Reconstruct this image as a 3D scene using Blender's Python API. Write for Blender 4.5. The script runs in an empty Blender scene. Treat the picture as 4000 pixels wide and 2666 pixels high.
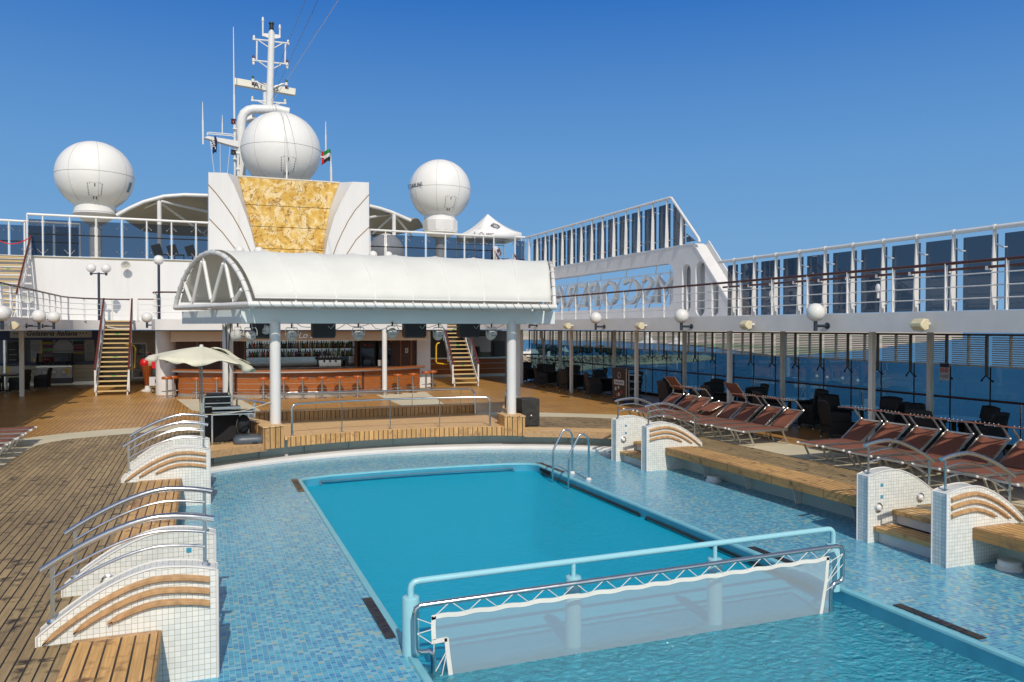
import bpy, math, random
from mathutils import Vector, Matrix
random.seed(7)
sc = bpy.context.scene
COL = sc.collection
R = math.radians
# ------------------------------------------------------------------ measured camera (28 mm on full frame)
F = 3111.0; YAW = math.atan(1210/F); PIT = math.atan(53/F); EYE = 2.8
_rt = Vector((math.cos(YAW), -math.sin(YAW), 0))
_fw = Vector((math.sin(YAW)*math.cos(PIT), math.cos(YAW)*math.cos(PIT), -math.sin(PIT)))
_up = _rt.cross(_fw)
def ray(u, v): return _fw + _rt*((u-2000)/F) + _up*(-(v-1333)/F)
def onz(u, v, z): r = ray(u, v); return r*((z-EYE)/r.z) + Vector((0, 0, EYE))     # point of the photo surveyed on a level plane
def ony(u, v, y): r = ray(u, v); return r*(y/r.y) + Vector((0, 0, EYE))           # ... on an athwart-ship plane
def onx(u, v, x): r = ray(u, v); return r*(x/r.x) + Vector((0, 0, EYE))           # ... on a fore-and-aft plane
# ------------------------------------------------------------------ mesh builder
def V(*a): return Vector(a)
class M:
    def __init__(s): s.v = []; s.f = []
    def add(s, vs, fs):
        n = len(s.v); s.v += [Vector(p) for p in vs]; s.f += [tuple(i+n for i in f) for f in fs]; return s
    def box(s, x0, x1, y0, y1, z0, z1):
        return s.add([(x, y, z) for z in (z0, z1) for y in (y0, y1) for x in (x0, x1)],
                     [(0, 2, 3, 1), (4, 5, 7, 6), (0, 1, 5, 4), (2, 6, 7, 3), (0, 4, 6, 2), (1, 3, 7, 5)])
    def cbox(s, c, sx, sy, sz, rz=0, mat=None):
        m = mat or Matrix.Rotation(rz, 3, 'Z'); c = Vector(c)
        return s.add([c+m@Vector((x*sx/2, y*sy/2, z*sz/2)) for z in (-1, 1) for y in (-1, 1) for x in (-1, 1)],
                     [(0, 2, 3, 1), (4, 5, 7, 6), (0, 1, 5, 4), (2, 6, 7, 3), (0, 4, 6, 2), (1, 3, 7, 5)])
    def bar(s, p, q, w, h, up=(0, 0, 1)):
        p = Vector(p); q = Vector(q); d = (q-p).normalized(); a = d.cross(Vector(up))
        if a.length < 1e-4: a = d.cross(Vector((0, 1, 0)))
        a.normalize(); b = a.cross(d)
        return s.add([c+a*(i*w/2)+b*(j*h/2) for c in (p, q) for j in (-1, 1) for i in (-1, 1)],
                     [(0, 1, 3, 2), (4, 6, 7, 5), (0, 4, 5, 1), (2, 3, 7, 6), (0, 2, 6, 4), (1, 5, 7, 3)])
    def cyl(s, p, q, r0, r1=None, n=12):
        p = Vector(p); q = Vector(q); r1 = r0 if r1 is None else r1
        d = (q-p).normalized(); a = d.orthogonal().normalized(); b = d.cross(a); k = len(s.v)
        for c, r in ((p, r0), (q, r1)):
            s.v += [c+(a*math.cos(2*math.pi*i/n)+b*math.sin(2*math.pi*i/n))*r for i in range(n)]
        s.f += [(k+i, k+(i+1) % n, k+n+(i+1) % n, k+n+i) for i in range(n)]
        s.f += [tuple(k+n-1-i for i in range(n)), tuple(k+n+i for i in range(n))]
        return s
    def tube(s, pts, r, n=8, closed=False, rs=None):
        pts = [Vector(p) for p in pts]; k = len(s.v); m = len(pts); ref = None
        for i, p in enumerate(pts):
            if closed: d = pts[(i+1) % m]-pts[i-1]
            else: d = pts[min(i+1, m-1)]-pts[max(i-1, 0)]
            d.normalize()
            if ref is None: ref = d.orthogonal()
            a = (ref-d*ref.dot(d)).normalized(); ref = a; b = d.cross(a); rr = rs[i] if rs else r
            s.v += [p+(a*math.cos(2*math.pi*j/n)+b*math.sin(2*math.pi*j/n))*rr for j in range(n)]
        for i in range(m if closed else m-1):
            o = k+i*n; o2 = k+((i+1) % m)*n
            s.f += [(o+j, o+(j+1) % n, o2+(j+1) % n, o2+j) for j in range(n)]
        if not closed:
            s.f += [tuple(k+n-1-j for j in range(n)), tuple(k+(m-1)*n+j for j in range(n))]
        return s
    def prism(s, poly, ax, a0, a1):
        # poly: 2D points; ax: axis of extrusion ('y': poly=(x,z); 'x': poly=(y,z); 'z': poly=(x,y))
        def P(p, a): return {'y': (p[0], a, p[1]), 'x': (a, p[0], p[1]), 'z': (p[0], p[1], a)}[ax]
        n = len(poly); k = len(s.v)
        s.v += [Vector(P(p, a0)) for p in poly]+[Vector(P(p, a1)) for p in poly]
        s.f += [tuple(k+i for i in range(n)), tuple(k+n+n-1-i for i in range(n))]
        s.f += [(k+i, k+n+i, k+n+(i+1) % n, k+(i+1) % n) for i in range(n)]
        return s
    def lathe(s, prof, c=(0, 0, 0), n=20, sy=1):
        k = len(s.v); c = Vector(c)
        for r, z in prof:
            s.v += [c+Vector((r*math.cos(2*math.pi*j/n), sy*r*math.sin(2*math.pi*j/n), z)) for j in range(n)]
        for i in range(len(prof)-1):
            o = k+i*n
            s.f += [(o+j, o+(j+1) % n, o+n+(j+1) % n, o+n+j) for j in range(n)]
        if prof[0][0] > 1e-5: s.f.append(tuple(k+n-1-j for j in range(n)))
        if prof[-1][0] > 1e-5: s.f.append(tuple(k+(len(prof)-1)*n+j for j in range(n)))
        return s
    def sphere(s, c, r, n=16, rz=None, z0=-1, z1=1):
        m = n//2; rz = rz or r; a0 = math.asin(z0); a1 = math.asin(z1)
        return s.lathe([(max(r*math.cos(a0+(a1-a0)*i/m), 0), rz*math.sin(a0+(a1-a0)*i/m)) for i in range(m+1)], c, n)
    def surf(s, fn, nu, nv):
        k = len(s.v)
        for i in range(nu+1):
            for j in range(nv+1): s.v.append(Vector(fn(i/nu, j/nv)))
        for i in range(nu):
            for j in range(nv):
                o = k+i*(nv+1)+j; s.f.append((o, o+1, o+nv+2, o+nv+1))
        return s
    def poly(s, pts): k = len(s.v); s.v += [Vector(p) for p in pts]; s.f.append(tuple(range(k, k+len(pts)))); return s
    def build(s, name, mat, parent=None, bevel=0, solid=0, flat=False, mods=None):
        me = bpy.data.meshes.new(name)
        off = parent_world(parent) if parent else Vector()
        me.from_pydata([tuple(p-off) for p in s.v], [], s.f); me.validate(); me.update()
        import bmesh
        bm = bmesh.new(); bm.from_mesh(me); bmesh.ops.recalc_face_normals(bm, faces=bm.faces); bm.to_mesh(me); bm.free()
        if not flat:
            me.polygons.foreach_set('use_smooth', [True]*len(me.polygons)); me.set_sharp_from_angle(angle=R(38))
        me.materials.append(mat)
        o = bpy.data.objects.new(name, me); COL.objects.link(o)
        if parent: o.parent = parent
        if bevel:
            b = o.modifiers.new('bevel', 'BEVEL'); b.width = bevel; b.segments = 2; b.limit_method = 'ANGLE'; b.angle_limit = R(50); b.harden_normals = False
        if solid:
            b = o.modifiers.new('solid', 'SOLIDIFY'); b.thickness = solid; b.offset = 0
        return o
def parent_world(o):
    p = Vector(o.location)
    while o.parent: o = o.parent; p += Vector(o.location)
    return p
def tag(o, label, cat, group=None, kind=None):
    o['label'] = label; o['category'] = cat
    if group: o['group'] = group
    if kind: o['kind'] = kind
    return o
def thing(name, label, cat, loc=(0, 0, 0), group=None):
    o = bpy.data.objects.new(name, None); COL.objects.link(o); o.location = Vector(loc); o.empty_display_size = .2
    return tag(o, label, cat, group)
def struct(o): o['kind'] = 'structure'; return o
KIDS = {}
def copy_tree(o, parent=None):
    c = o.copy(); COL.objects.link(c); c.parent = parent
    for ch in [x for x in o.children]: copy_tree(ch, c)
    return c
def dup(root, loc, rz=0, label=None, group=None, scale=None):
    c = copy_tree(root); c.location = Vector(loc); c.rotation_euler = (0, 0, rz)
    if label: c['label'] = label
    if group: c['group'] = group
    if scale: c.scale = scale
    return c
ORD = 'first second third fourth fifth sixth seventh eighth ninth tenth eleventh twelfth thirteenth fourteenth fifteenth sixteenth seventeenth eighteenth nineteenth twentieth'.split()
def arc(c, r, a0, a1, n): return [(c[0]+r*math.cos(R(a0+(a1-a0)*i/n)), c[1]+r*math.sin(R(a0+(a1-a0)*i/n))) for i in range(n+1)]
def text(name, body, size, mat, loc, rot, parent=None, ext=.004, shear=0, align='CENTER', sx=1, bold=0):
    cu = bpy.data.curves.new(name, 'FONT'); cu.body = body; cu.size = size; cu.extrude = ext; cu.shear = shear
    cu.align_x = align; cu.align_y = 'CENTER'; cu.resolution_u = 3; cu.offset = bold
    cu.materials.append(mat)
    tmp = bpy.data.objects.new('tmp_text', cu); COL.objects.link(tmp)
    dg = bpy.context.evaluated_depsgraph_get(); me = bpy.data.meshes.new_from_object(tmp.evaluated_get(dg)); me.name = name
    bpy.data.objects.remove(tmp); bpy.data.curves.remove(cu)
    if not me.materials: me.materials.append(mat)
    o = bpy.data.objects.new(name, me); COL.objects.link(o)
    o.location = Vector(loc)-(parent_world(parent) if parent else Vector()); o.rotation_euler = rot; o.scale = (sx, 1, 1)
    if parent: o.parent = parent
    return o
FACE_AFT = (R(90), 0, 0)      # lettering upright, read by someone looking forward
# ------------------------------------------------------------------ materials
def nodes(name):
    m = bpy.data.materials.new(name); m.use_nodes = True; nt = m.node_tree; nt.nodes.clear()
    out = nt.nodes.new('ShaderNodeOutputMaterial'); return m, nt, out
def nd(nt, typ, **kw):
    n = nt.nodes.new('ShaderNode'+typ)
    for k, v in kw.items():
        if k.startswith('_'): setattr(n, k[1:], v)
        else:
            sk = n.inputs[int(k[1:])] if k[0] == 'i' and k[1:].isdigit() else n.inputs[k.replace('_', ' ')]
            if isinstance(v, bpy.types.NodeSocket): nt.links.new(v, sk)
            else: sk.default_value = v
    return n
def c4(c): return (c[0], c[1], c[2], 1)
def math_(nt, op, a, b=0.0): return nd(nt, 'Math', _operation=op, i0=a, i1=b).outputs[0]
def mix_(nt, fac, a, b, mode='MIX'):
    n = nt.nodes.new('ShaderNodeMix'); n.data_type = 'RGBA'; n.blend_type = mode
    for sk, v in ((n.inputs[0], fac), (n.inputs[6], a), (n.inputs[7], b)):
        if isinstance(v, bpy.types.NodeSocket): nt.links.new(v, sk)
        else: sk.default_value = v if isinstance(v, (float, int)) else c4(v)
    return n.outputs[2]
def coords(nt, world=True):
    return nd(nt, 'NewGeometry').outputs['Position'] if world else nd(nt, 'TexCoord').outputs['Object']
def noise(nt, vec, scale, detail=3, rough=.55):
    return nd(nt, 'TexNoise', Vector=vec, Scale=scale, Detail=detail, Roughness=rough).outputs['Fac']
def ramp(nt, fac, stops, interp='LINEAR'):
    n = nt.nodes.new('ShaderNodeValToRGB'); n.color_ramp.interpolation = interp
    nt.links.new(fac, n.inputs[0]); e = n.color_ramp.elements
    while len(e) < len(stops): e.new(.5)
    for el, (p, c) in zip(e, stops): el.position = p; el.color = c4(c) if len(c) == 3 else c
    return n.outputs[0]
def stretch(nt, vec, s): return nd(nt, 'Mapping', Vector=vec, Scale=s).outputs[0]
def fin(nt, out, col, rough=.5, metal=0, bump=None, bstr=.2, bdist=.01, spec=.5, coat=0):
    p = nd(nt, 'BsdfPrincipled', Roughness=rough, Metallic=metal)
    p.inputs['Specular IOR Level'].default_value = spec
    if coat: p.inputs['Coat Weight'].default_value = coat; p.inputs['Coat Roughness'].default_value = .1
    if isinstance(col, bpy.types.NodeSocket): nt.links.new(col, p.inputs['Base Color'])
    else: p.inputs['Base Color'].default_value = c4(col)
    if bump is not None:
        b = nd(nt, 'Bump', Strength=bstr, Distance=bdist, Height=bump); nt.links.new(b.outputs[0], p.inputs['Normal'])
    nt.links.new(p.outputs[0], out.inputs[0]); return p
def paint(name, col, rough=.45, var=.12, scale=2.5, metal=0, spec=.5, bump=0, world=True, streak=False, coat=0):
    m, nt, out = nodes(name); v = coords(nt, world)
    if streak: v = stretch(nt, v, (1, 1, .12))
    f = noise(nt, v, scale, 4)
    dark = tuple(c*(1-var) for c in col)
    f2 = ramp(nt, f, [(.35, (0, 0, 0)), (.7, (1, 1, 1))])
    c = mix_(nt, f2, dark, col)
    if streak:
        k = noise(nt, stretch(nt, coords(nt, world), (3.5, 3.5, .16)), 1.0, 4, .6)
        c = mix_(nt, ramp(nt, k, [(.60, (0, 0, 0)), (.80, (.5, .5, .5))]), c, tuple(a*b for a, b in zip(col, (.78, .70, .58))))
    fin(nt, out, c, rough, metal, f if bump else None, bump, .01, spec, coat); return m
def steel(name, col=(.62, .63, .65), rough=.16):
    m, nt, out = nodes(name); f = noise(nt, coords(nt, False), 9, 3)
    r = math_(nt, 'MULTIPLY_ADD', f, .18); r.node.inputs[2].default_value = rough-.06
    p = fin(nt, out, col, .2, 1); nt.links.new(r, p.inputs['Roughness']); return m
def planks(name, c1, c2, seam, w=.12, length=2.4, gap=.007, rough=.6, along='Y', stain=None, world=True, grain=.35, spec=.35):
    """boards running along one axis: brick pattern with long bricks, grain and stains"""
    m, nt, out = nodes(name); p = coords(nt, world)
    s = nd(nt, 'SeparateXYZ', Vector=p)
    ix = {'X': 0, 'Y': 1, 'Z': 2}
    oth = {'Y': 0, 'X': 1, 'Z': 0, 'YZ': 2, 'Zy': 1}
    if along == 'X': a, b, g = s.outputs[0], s.outputs[1], (1.5, 40, 40)
    elif along == 'Z': a, b, g = math_(nt, 'ADD', s.outputs[2], 1.37), s.outputs[0], (40, 40, 1.5)
    elif along == 'Xz': a, b, g = s.outputs[0], s.outputs[2], (1.5, 40, 40)
    else: a, b, g = s.outputs[1], s.outputs[0], (40, 1.5, 40)
    v = nd(nt, 'CombineXYZ', X=a, Y=b)
    br = nd(nt, 'TexBrick', Vector=v.outputs[0], Color1=c4(c1), Color2=c4(c2), Mortar=c4(seam), Scale=1.0, _offset=.37)
    br.inputs['Mortar Size'].default_value = gap; br.inputs['Mortar Smooth'].default_value = .1; br.inputs['Bias'].default_value = 0
    br.inputs['Brick Width'].default_value = length; br.inputs['Row Height'].default_value = w
    gr = noise(nt, stretch(nt, p, g), 1.0, 4, .6)
    c = mix_(nt, 1.0, ramp(nt, gr, [(.3, (1.02-grain*.75,)*3), (.7, (1.28,)*3)]), br.outputs[0], "MULTIPLY")
    if stain:
        st = noise(nt, p, 2.2, 4, .62); st2 = noise(nt, p, 7.5, 2, .5)
        k = ramp(nt, math_(nt, 'MULTIPLY', st, st2), [(.27, (0, 0, 0)), (.42, (1, 1, 1))])
        c = mix_(nt, k, c, stain)
        k2 = ramp(nt, noise(nt, p, .55, 3), [(.35, (.82, .8, .78)), (.65, (1.08, 1.06, 1.02))])
        c = mix_(nt, 1.0, c, k2, 'MULTIPLY')
    fin(nt, out, c, rough, 0, math_(nt, 'SUBTRACT', 1.0, br.outputs['Fac']), .35, .006, spec); return m
def tiles(name, cols, grout, size=.05, gap=.09, rough=.25, world=True, dirt=None):
    """square ceramic mosaic, each tile its own shade"""
    m, nt, out = nodes(name); p = coords(nt, world)
    q = nd(nt, 'VectorMath', _operation='SCALE', i0=p, Scale=1/size).outputs[0]
    nrm = nd(nt, 'NewGeometry').outputs['Normal'] if world else nd(nt, 'TexCoord').outputs['Normal']
    fl = nd(nt, 'VectorMath', _operation='FLOOR', i0=nd(nt, 'VectorMath', _operation='ADD', i0=q, i1=(.003, .003, .003)).outputs[0]).outputs[0]
    # ignore the axis the face points along, so that a face gets one layer of tiles
    an = nd(nt, 'VectorMath', _operation='ABSOLUTE', i0=nrm).outputs[0]
    wn = nd(nt, 'TexWhiteNoise', Vector=fl, _noise_dimensions='3D')
    k = len(cols); st = [(sum(c[1] for c in cols[:i]), c[0]) for i, c in enumerate(cols)]
    col = ramp(nt, wn.outputs['Value'], st, 'CONSTANT')
    fr = nd(nt, 'VectorMath', _operation='FRACTION', i0=q).outputs[0]
    sf = nd(nt, 'SeparateXYZ', Vector=fr); sn = nd(nt, 'SeparateXYZ', Vector=an); g = None
    for i in range(3):
        d = math_(nt, 'MULTIPLY', math_(nt, 'LESS_THAN', sf.outputs[i], gap), math_(nt, 'LESS_THAN', sn.outputs[i], .75))
        g = d if g is None else math_(nt, 'MAXIMUM', g, d)
    c = mix_(nt, g, col, grout)
    if dirt:
        f = ramp(nt, noise(nt, p, 1.1, 4), [(.4, (1, 1, 1)), (.75, dirt)]); c = mix_(nt, 1.0, c, f, 'MULTIPLY')
    fin(nt, out, c, rough, 0, math_(nt, 'SUBTRACT', 1.0, g), .25, .004, .35); return m
def glass(name, tint, gloss=.6, rough=.0):
    """thin pane: what is behind shows through its tint, plus a mirror reflection that grows at grazing angles"""
    m, nt, out = nodes(name)
    t = nd(nt, 'BsdfTransparent', Color=c4(tint)); g = nd(nt, 'BsdfGlossy', Color=(.9, .95, 1, 1), Roughness=rough)
    lw = nd(nt, 'Fresnel', IOR=1.45)
    f = math_(nt, 'MULTIPLY', lw.outputs[0], gloss)
    mx = nd(nt, 'MixShader', i0=f, i1=t.outputs[0], i2=g.outputs[0]); nt.links.new(mx.outputs[0], out.inputs[0]); return m
WHITE = paint('white_paint', (.70, .70, .705), .42, .10, 1.3)
WALLW = paint('white_wall_paint', (.69, .695, .70), .5, .09, 1.1, streak=True)
TUBEW = paint('white_tube_paint', (.72, .725, .72), .35, .08, 3, world=False)
GREYW = paint('grey_white_paint', (.60, .62, .66), .45, .10, .8, streak=True)
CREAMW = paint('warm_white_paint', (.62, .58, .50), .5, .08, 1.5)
CANVAS = paint('canvas', (.69, .705, .68), .75, .10, .9, bump=.2)
STEEL = steel('polished_steel')
ALU = steel('aluminium', (.72, .72, .70), .30)
DARKNAVY = paint('dark_blue_paint', (.025, .04, .065), .35, .2, 4, world=False)
BLACK = paint('black_plastic', (.018, .018, .020), .5, .3, 6, world=False)
WICKER = paint('black_wicker', (.016, .017, .022), .6, .5, 60, world=False, bump=.5)
GLOBE = paint('opal_globe', (.72, .72, .71), .22, .03, 2, world=False)
OLDPLASTIC = paint('yellowed_plastic', (.66, .60, .40), .5, .1, 5, world=False)
MAHOG = paint('red_handrail_wood', (.12, .020, .012), .3, .3, 8, coat=.4)
BROWNRAIL = paint('brown_rail_wood', (.085, .028, .016), .35, .3, 6)
TEAKOLD = planks('weathered_teak', (.385, .285, .150), (.275, .205, .112), (.018, .015, .013), .098, 1.9, .008, .62, 'Y', (.045, .035, .026))
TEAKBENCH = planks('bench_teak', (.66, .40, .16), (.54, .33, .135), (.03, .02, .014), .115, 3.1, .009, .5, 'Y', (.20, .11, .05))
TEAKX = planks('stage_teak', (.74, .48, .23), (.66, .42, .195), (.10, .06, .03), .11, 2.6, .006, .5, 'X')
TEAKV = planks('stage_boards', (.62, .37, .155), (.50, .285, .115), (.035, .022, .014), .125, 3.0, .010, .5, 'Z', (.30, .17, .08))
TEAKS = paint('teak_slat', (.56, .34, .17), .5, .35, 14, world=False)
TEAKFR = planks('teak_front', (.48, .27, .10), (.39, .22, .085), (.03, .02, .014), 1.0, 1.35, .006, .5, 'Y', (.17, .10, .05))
ORANGE = planks('varnished_deck', (.54, .29, .08), (.48, .255, .07), (.09, .05, .02), .125, 3.2, .010, .36, 'Y', (.42, .225, .065), spec=.4)
CREAM = paint('cream_deck_paint', (.66, .60, .43), .55, .12, .8)
MOSAIC = tiles('blue_mosaic', [((.065, .34, .53), .34), ((.095, .42, .60), .32), ((.045, .26, .50), .15), ((.20, .48, .60), .12), ((.30, .44, .40), .07)], (.38, .49, .50), .055, .08, .22)
WTILE = tiles('white_wall_tile', [((.74, .76, .75), .5), ((.68, .71, .71), .3), ((.78, .79, .77), .2)], (.34, .33, .22), .0515, .07, .18, dirt=(.86, .88, .88))
LBLUE = paint('pool_blue_paint', (.20, .53, .64), .35, .10, 4, bump=.1)
COPE = paint('pool_coping_blue', (.06, .34, .50), .3, .18, 3)
BASIN = paint('pool_basin_blue', (.005, .38, .60), .4, .15, 1.2)
SHALLOW = tiles('shallow_floor', [((.20, .60, .74), .5), ((.12, .50, .68), .3), ((.34, .70, .78), .2)], (.3, .55, .62), .05, .08, .3)
TEALW = paint('coaming_shaded_white', (.50, .60, .58), .5, .12, 1.5)  # whitish wall coloured grey teal, with its bluish shade painted in
BARWOOD = planks('bar_mahogany', (.33, .105, .024), (.28, .086, .020), (.23, .07, .016), .8, 4, .001, .28, 'Xz', grain=.4, spec=.5)
DARKWOOD = planks('dark_panel_wood', (.090, .030, .014), (.075, .026, .012), (.03, .01, .006), .75, 3, .004, .35, 'Z', grain=.4)
FABRIC = paint('brown_sling_fabric', (.225, .082, .052), .8, .16, 3, world=False)
ORSEAT = paint('orange_leather', (.44, .105, .018), .3, .25, 5, world=False)
TREAD = paint('stair_tread_wood', (.50, .33, .15), .5, .2, 7)
YELLOW = paint('yellow_paint', (.75, .48, .02), .4, .1, 4)
RED = paint('red_paint', (.62, .012, .018), .4, .1, 4)
NAVYP = paint('navy_panel', (.008, .025, .13), .4, .1, 3)
SIGNW = paint('sign_board_white', (.62, .62, .56), .5, .05, 2)
INK = paint('navy_ink', (.012, .018, .05), .5, .1, 9)
TINT = glass('tinted_screen_glass', (.375, .37, .385), .6)
CLEAR = glass('window_glass', (.47, .61, .67), .35)
TINTF = glass('forward_screen_glass', (.50, .52, .56), .5)
DARKGLASS = glass('dark_glass', (.42, .48, .52), .9)
MIRROR = steel('back_bar_mirror', (.24, .28, .31), .08)
# ================================================================== SETTING: decks, well, pool
from mathutils.geometry import tessellate_polygon
def sheet(name, outer, hole, z, mat):
    loops = [[Vector((x, y, 0)) for x, y in outer]]+([[Vector((x, y, 0)) for x, y in hole]] if hole else [])
    tri = tessellate_polygon(loops); pts = [p for l in loops for p in l]
    m = M(); m.add([(p.x, p.y, z) for p in pts], [tuple(t) for t in tri])
    return struct(m.build(name, mat, flat=True))
CX, CY = 4.75, 12.0                                     # centre of the curved end of the pool well
YA = -7.0                                               # how far aft the decks run (behind the photographer)
def ang(x, r): return math.degrees(math.acos((x-CX)/r))
RW = 9.0
well = [(-.87, YA+1), (10.47, YA+1)]+arc((CX, CY), RW, ang(10.47, RW), ang(-.87, RW), 40)
belt_in = [(-3.78, YA+.5), (11.93, YA+.5), (11.93, 20.5), (11.81, 21.6), (11.0, 22.35), (9.82, 23.0), (8.4, 23.55), (6.6, 23.9), (4.7, 24.0), (2.5, 23.98), (.9, 23.85), (-.22, 23.66), (-1.26, 23.38), (-2.31, 23.0), (-3.15, 22.6), (-3.49, 22.15), (-3.7, 21.6), (-3.78, 20.6)]
belt_out = [(-5.15, YA), (13.22, YA), (13.22, 20.1), (13.05, 21.4), (12.33, 22.62), (10.3, 24.12), (8.4, 24.9), (6.6, 25.2), (4.7, 25.3), (2.5, 25.25), (.9, 25.1), (-.23, 24.92), (-1.19, 24.7), (-2.44, 24.34), (-3.46, 23.85), (-4.06, 23.32), (-4.7, 22.5), (-5.1, 21.2)]
sheet('teak_deck', belt_in, well, 0, TEAKOLD)
sheet('cream_deck', belt_out, belt_in, 0, CREAM)
sheet('varnished_deck', [(-12, YA), (17.3, YA), (17.3, 47), (-12, 47)], belt_out, 0, ORANGE)
m = M()
for pts in ([(-.95, 33.7), (1.35, 32.9), (2.05, 25.7), (1.35, 25.7), (-.35, 28.9)], [(6.7, 32.8), (9.05, 33.7), (8.15, 27.4), (7.6, 26.2), (6.6, 26.0)]):
    m.poly([(x, y, .004) for x, y in pts])
struct(m.build('cream_path', CREAM))
PX0, PX1, PY1 = 1.98, 7.48, 18.08
def pool_outline(g=0, y0=YA+1.6):
    r = .34; o = [(PX0-g, y0), (PX1+g, y0)]
    o += arc((PX1-r, PY1-r-.25), r+g, 0, 70, 6)
    for i in range(1, 12):
        t = i/12; x = PX1-.25-(PX1-PX0-.5)*t; o.append((x, PY1+g-.22+.26*math.sin(math.pi*(.12+.76*t))-.05))
    o += arc((PX0+r, PY1-r-.25), r+g, 110, 180, 6)
    return o
sheet('pool_apron', well, pool_outline(.05), -.5, MOSAIC)
t = thing('swimming_pool', 'light blue swimming pool with rounded far corners and a steel bar under its far rim', 'swimming pool', (4.7, 12, -.5))
po = pool_outline(0); n = len(po)
m = M()                                                # basin walls and floors
po2 = [(x, y) for x, y in po]
for (x0, y0), (x1, y1) in zip(po2, po2[1:]+po2[:1]):
    m.poly([(x0, y0, -.52), (x1, y1, -.52), (x1, y1, -2.4), (x0, y0, -2.4)])
m.poly([(x, y, -2.4) for x, y in po2])
m.build('basin', BASIN, t, flat=True)
m = M()                                                # rim: outer lip and rounded inner edge
prof = [(.085, -.497), (.075, -.484), (.03, -.482), (.0, -.492), (-.006, -.52)]
loops = [[(x, y, z) for x, y in pool_outline(g)] for g, z in prof]
k = len(m.v); nn = len(loops[0])
for l in loops: m.v += [Vector(p) for p in l]
for i in range(len(loops)-1):
    for j in range(nn): m.f.append((k+i*nn+j, k+i*nn+(j+1) % nn, k+(i+1)*nn+(j+1) % nn, k+(i+1)*nn+j))
m.build('coping', LBLUE, t)
prof = [(-.008, -.521), (-.006, -.60), (-.006, -.80)]; loops = [[(x, y, z) for x, y in pool_outline(g)] for g, z in prof]; m = M()
for l in loops: m.v += [Vector(p) for p in l]
for i in range(2):
    for j in range(nn): m.f.append((i*nn+j, i*nn+(j+1) % nn, (i+1)*nn+(j+1) % nn, (i+1)*nn+j))
m.build('inner_wall', COPE, t)  # deeper blue than the rim, putting the wall's shade into its colour
m = M().tube([(PX0+.42, PY1-.32, -.66), (PX0+.42, PY1-.28, -.61)]+[(PX0+.42+(PX1-PX0-.95)*i/10, PY1-.30+.20*math.sin(math.pi*(.1+.8*i/10)), -.60) for i in range(11)]+[(PX1-.53, PY1-.34, -.66)], .022)
m.build('grab_rail', STEEL, t)
DKRAIL = steel('bronze_gutter_rail', (.10, .085, .07), .35)
for y0, y1 in ((12.75, 17.2), (8.3, 12.45)):
    M().tube([(PX1-.012, y0-.05, -.66), (PX1-.04, y0, -.625), (PX1-.04, y1, -.625), (PX1-.012, y1+.05, -.66)], .024).build('gutter_rail', DKRAIL, t)
m = M()
for i in range(5): m.box(PX1-.03, PX1-.002, 16.75, 17.35, -.60+i*.016, -.592+i*.016)
m.build('inlet_grille', BLACK, t)
t2 = thing('paddling_pool', 'shallow mosaic paddling basin at the near end of the pool, under the white net', 'paddling pool', (4.7, 4, -.92))
M().box(PX0+.01, PX1-.01, YA+1.62, 7.92, -1.3, -.92).build('shallow_floor', SHALLOW, t2)
M().box(PX0+.01, PX1-.01, 7.921, 8.12, -2.39, -.86).build('dividing_sill', LBLUE, t2, bevel=.02)
M().box(PX0+.02, PX1-.02, 7.96, 8.11, -.857, -.84).build('sill_grating', BLACK, t2)
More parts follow.
